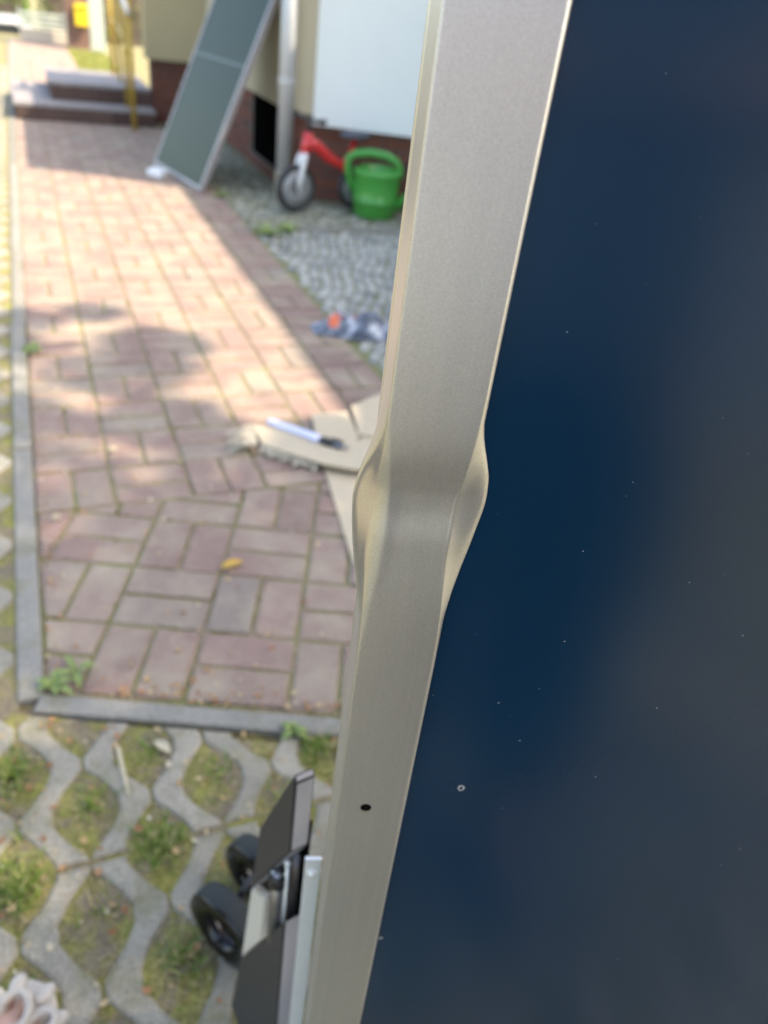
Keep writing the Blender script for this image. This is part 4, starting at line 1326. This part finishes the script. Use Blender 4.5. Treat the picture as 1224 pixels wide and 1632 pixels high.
# clothes: trousers and shirt follow the body
tp = [(-.10, .02, .99, (.155, .115)), (-.10, .02, .90, (.16, .12)), (-.01, .02, .82, .105), (.0, .04, .48, .082), (.0, .035, .19, .065), (-.19, .02, .82, .105), (-.20, .03, .48, .082), (-.21, .0, .19, .065)]
skin_body('trousers', tp, [(0, 1), (1, 2), (2, 3), (3, 4), (1, 5), (5, 6), (6, 7)], M_trouser, per)
tp = [(-.10, .02, .84, (.180, .145)), (-.10, .02, .96, (.172, .135)), (-.10, .02, 1.10, (.155, .112)), (-.10, .02, 1.27, (.172, .122)), (-.10, .01, 1.41, (.13, .09)), (-.10, .02, 1.46, .07), (.075, .0, 1.37, .072), (.117, -.06, 1.20, .06), (-.275, .0, 1.37, .072), (-.317, -.06, 1.20, .06)]
skin_body('shirt', tp, [(0, 1), (1, 2), (2, 3), (3, 4), (4, 5), (4, 6), (6, 7), (4, 8), (8, 9)], M_shirt, per)
tp = [(-.10, .03, 1.70, .088), (-.10, .0, 1.64, .09), (-.10, -.03, 1.52, .06)]
skin_body('hair', tp, [(0, 1), (1, 2)], M_hair, per)
# the photographer behind the viewpoint, mirrored softly in the glass
ph = thing('photographer', 'photographer in navy jeans and pale shirt mirrored faintly in the dark glass', 'person', (.13, -.43, 0), 0)
q_, e_ = [], []
def W(x, y, z, r, frm=None):
    q_.append((x, y, z, r)); i = len(q_) - 1
    if frm is not None: e_.append((frm, i))
    return i
a0 = W(0, 0, .94, (.15, .10)); a1 = W(0, 0, 1.10, (.14, .095), a0); a2 = W(0, 0, 1.30, (.16, .105), a1); a3 = W(0, .0, 1.44, (.12, .08), a2)
a4 = W(0, .03, 1.53, .055, a3); a5 = W(0, .06, 1.63, .085, a4); a6 = W(0, .05, 1.73, .075, a5); a7 = W(0, .155, 1.62, .015, a5)
for sx in (-1, 1):
    h0 = W(sx * .10, 0, .88, .088, a0); h1 = W(sx * .11, .02, .49, .062, h0); h2 = W(sx * .115, -.02, .10, .038, h1); h3 = W(sx * .12, .05, .045, (.042, .03), h2); h4 = W(sx * .125, .16, .03, (.045, .02), h3)
    s0 = W(sx * .19, .0, 1.40, .055, a3); s1 = W(sx * .24, .10, 1.16, .042, s0); s2 = W(-.15 + sx * .085, .265, 1.165, .027, s1); s3 = W(-.16 + sx * .062, .310, 1.17, (.03, .02), s2)
    for k, dz in enumerate((-.03, -.01, .01, .03)):
        f0 = W(-.16 + sx * .056, .330, 1.17 + dz, .009, s3); f1 = W(-.16 + sx * .036, .342, 1.17 + dz * 1.05, .008, f0); W(-.16 + sx * .020, .338, 1.17 + dz * 1.05, .007, f1)
    W(-.16 + sx * .03, .300, 1.185, .010, s3)
skin_body('body', q_, e_, M_skin, ph)
skin_body('jeans', [(0, 0, 1.0, (.175, .13)), (0, 0, .92, (.18, .14)), (.10, 0, .84, .12), (.095, .02, .48, .105), (.09, -.02, .13, .105), (-.10, 0, .84, .12), (-.115, .02, .48, .105), (-.12, -.02, .13, .105)], [(0, 1), (1, 2), (2, 3), (3, 4), (1, 5), (5, 6), (6, 7)], M_jeans, ph)
skin_body('shirt', [(0, 0, .86, (.195, .15)), (0, 0, .98, (.185, .14)), (0, 0, 1.12, (.162, .118)), (0, 0, 1.31, (.182, .126)), (0, 0, 1.45, (.13, .09)), (0, .015, 1.50, .07), (.19, 0, 1.40, .076), (.22, .06, 1.26, .062), (-.19, 0, 1.40, .076), (-.22, .06, 1.26, .062)], [(0, 1), (1, 2), (2, 3), (3, 4), (4, 5), (4, 6), (6, 7), (4, 8), (8, 9)], M_paleshirt, ph)
skin_body('hair', [(0, .03, 1.745, .086), (0, 0, 1.67, .09), (0, -.03, 1.56, .06)], [(0, 1), (1, 2)], M_hair, ph)
for sx in (-1, 1):
    skin_body('shoe', [(sx * .117, -.06, .05, (.045, .04)), (sx * .12, .06, .045, (.048, .035)), (sx * .126, .19, .035, (.048, .028))], [(0, 1), (1, 2)], M_jeans, ph)
def sole(fx, fy, sx):
    out = []
    for y_, wl, wr_ in ((-.025, .012, .012), (-.015, .024, .024), (.03, .031, .031), (.10, .030, .031), (.165, .043, .043), (.21, .046, .044), (.245, .040, .030), (.262, .022, .012)):
        out.append((y_, wl, wr_))
    L_ = [(fx - sx * wl, fy + y_) for y_, wl, wr_ in out]; R_ = [(fx + sx * wr_, fy + y_) for y_, wl, wr_ in out]
    poly = L_ + R_[::-1]
    if sx < 0: poly = poly[::-1]
    return MB().prism(poly[::-1], 0.003, .020, bev=.003)
def ring(cx, cy, cz, ra, rb, rot, tilt, rt, par):
    pts = []
    for k in range(17):
        t = 2 * math.pi * k / 16
        x, y_ = ra * math.cos(t), rb * math.sin(t)
        X, Y = x * math.cos(rot) - y_ * math.sin(rot), x * math.sin(rot) + y_ * math.cos(rot)
        pts.append((cx + X, cy + Y, cz - tilt * abs(X) ** 2 * 14))
    mb = MB().tube(pts, rt, 8, caps=False)
    return link('strap', mesh('strap', mb.v, mb.f, M_sandal, None, True), par)
for sx, fx, fy in ((1, 0.0, 0.0), (-1, -.21, -.04)):
    so = sole(fx, fy, sx).obj('sandal', M_sandal, per)
    ring(fx - .004, fy + .205, .060, .020, .025, .2, 1, .0062, so)
    ring(fx + .033, fy + .205, .048, .014, .021, -.5, 1, .0062, so)
    ring(fx - .037, fy + .205, .048, .014, .021, .5, 1, .0062, so)
    ring(fx + .018, fy + .165, .068, .017, .022, -.3, 1, .0062, so)
    ring(fx - .022, fy + .165, .068, .017, .022, .4, 1, .0062, so)
    for (x, y_, z, a) in ((-.020, .238, .050, .2), (.018, .240, .047, -.3), (.046, .222, .034, -.8)):
        pet = MB().lathe([(.0001, .0045), (.008, .0036), (.0115, .0), (.008, -.003), (.0001, -.0035)], (0, 0, 0), (0, 0, 1), 14)
        pv = [(fx + sx * x + vx[0] * math.cos(a) - vx[1] * 1.5 * math.sin(a), fy + y_ + vx[0] * math.sin(a) + vx[1] * 1.5 * math.cos(a), z + vx[2]) for vx in pet.v]
        link('petal', mesh('petal', pv, pet.f, M_sandal, None, True), so)
    MB().tube([(fx - .036, fy + .02, .02), (fx - .037, fy + .045, .085), (fx, fy + .085, .112), (fx + .037, fy + .045, .085), (fx + .036, fy + .02, .02)], [.007, .006, .006, .006, .007], 8).obj('ankle_strap', M_sandal, so, True)
S.cycles.use_denoising = True
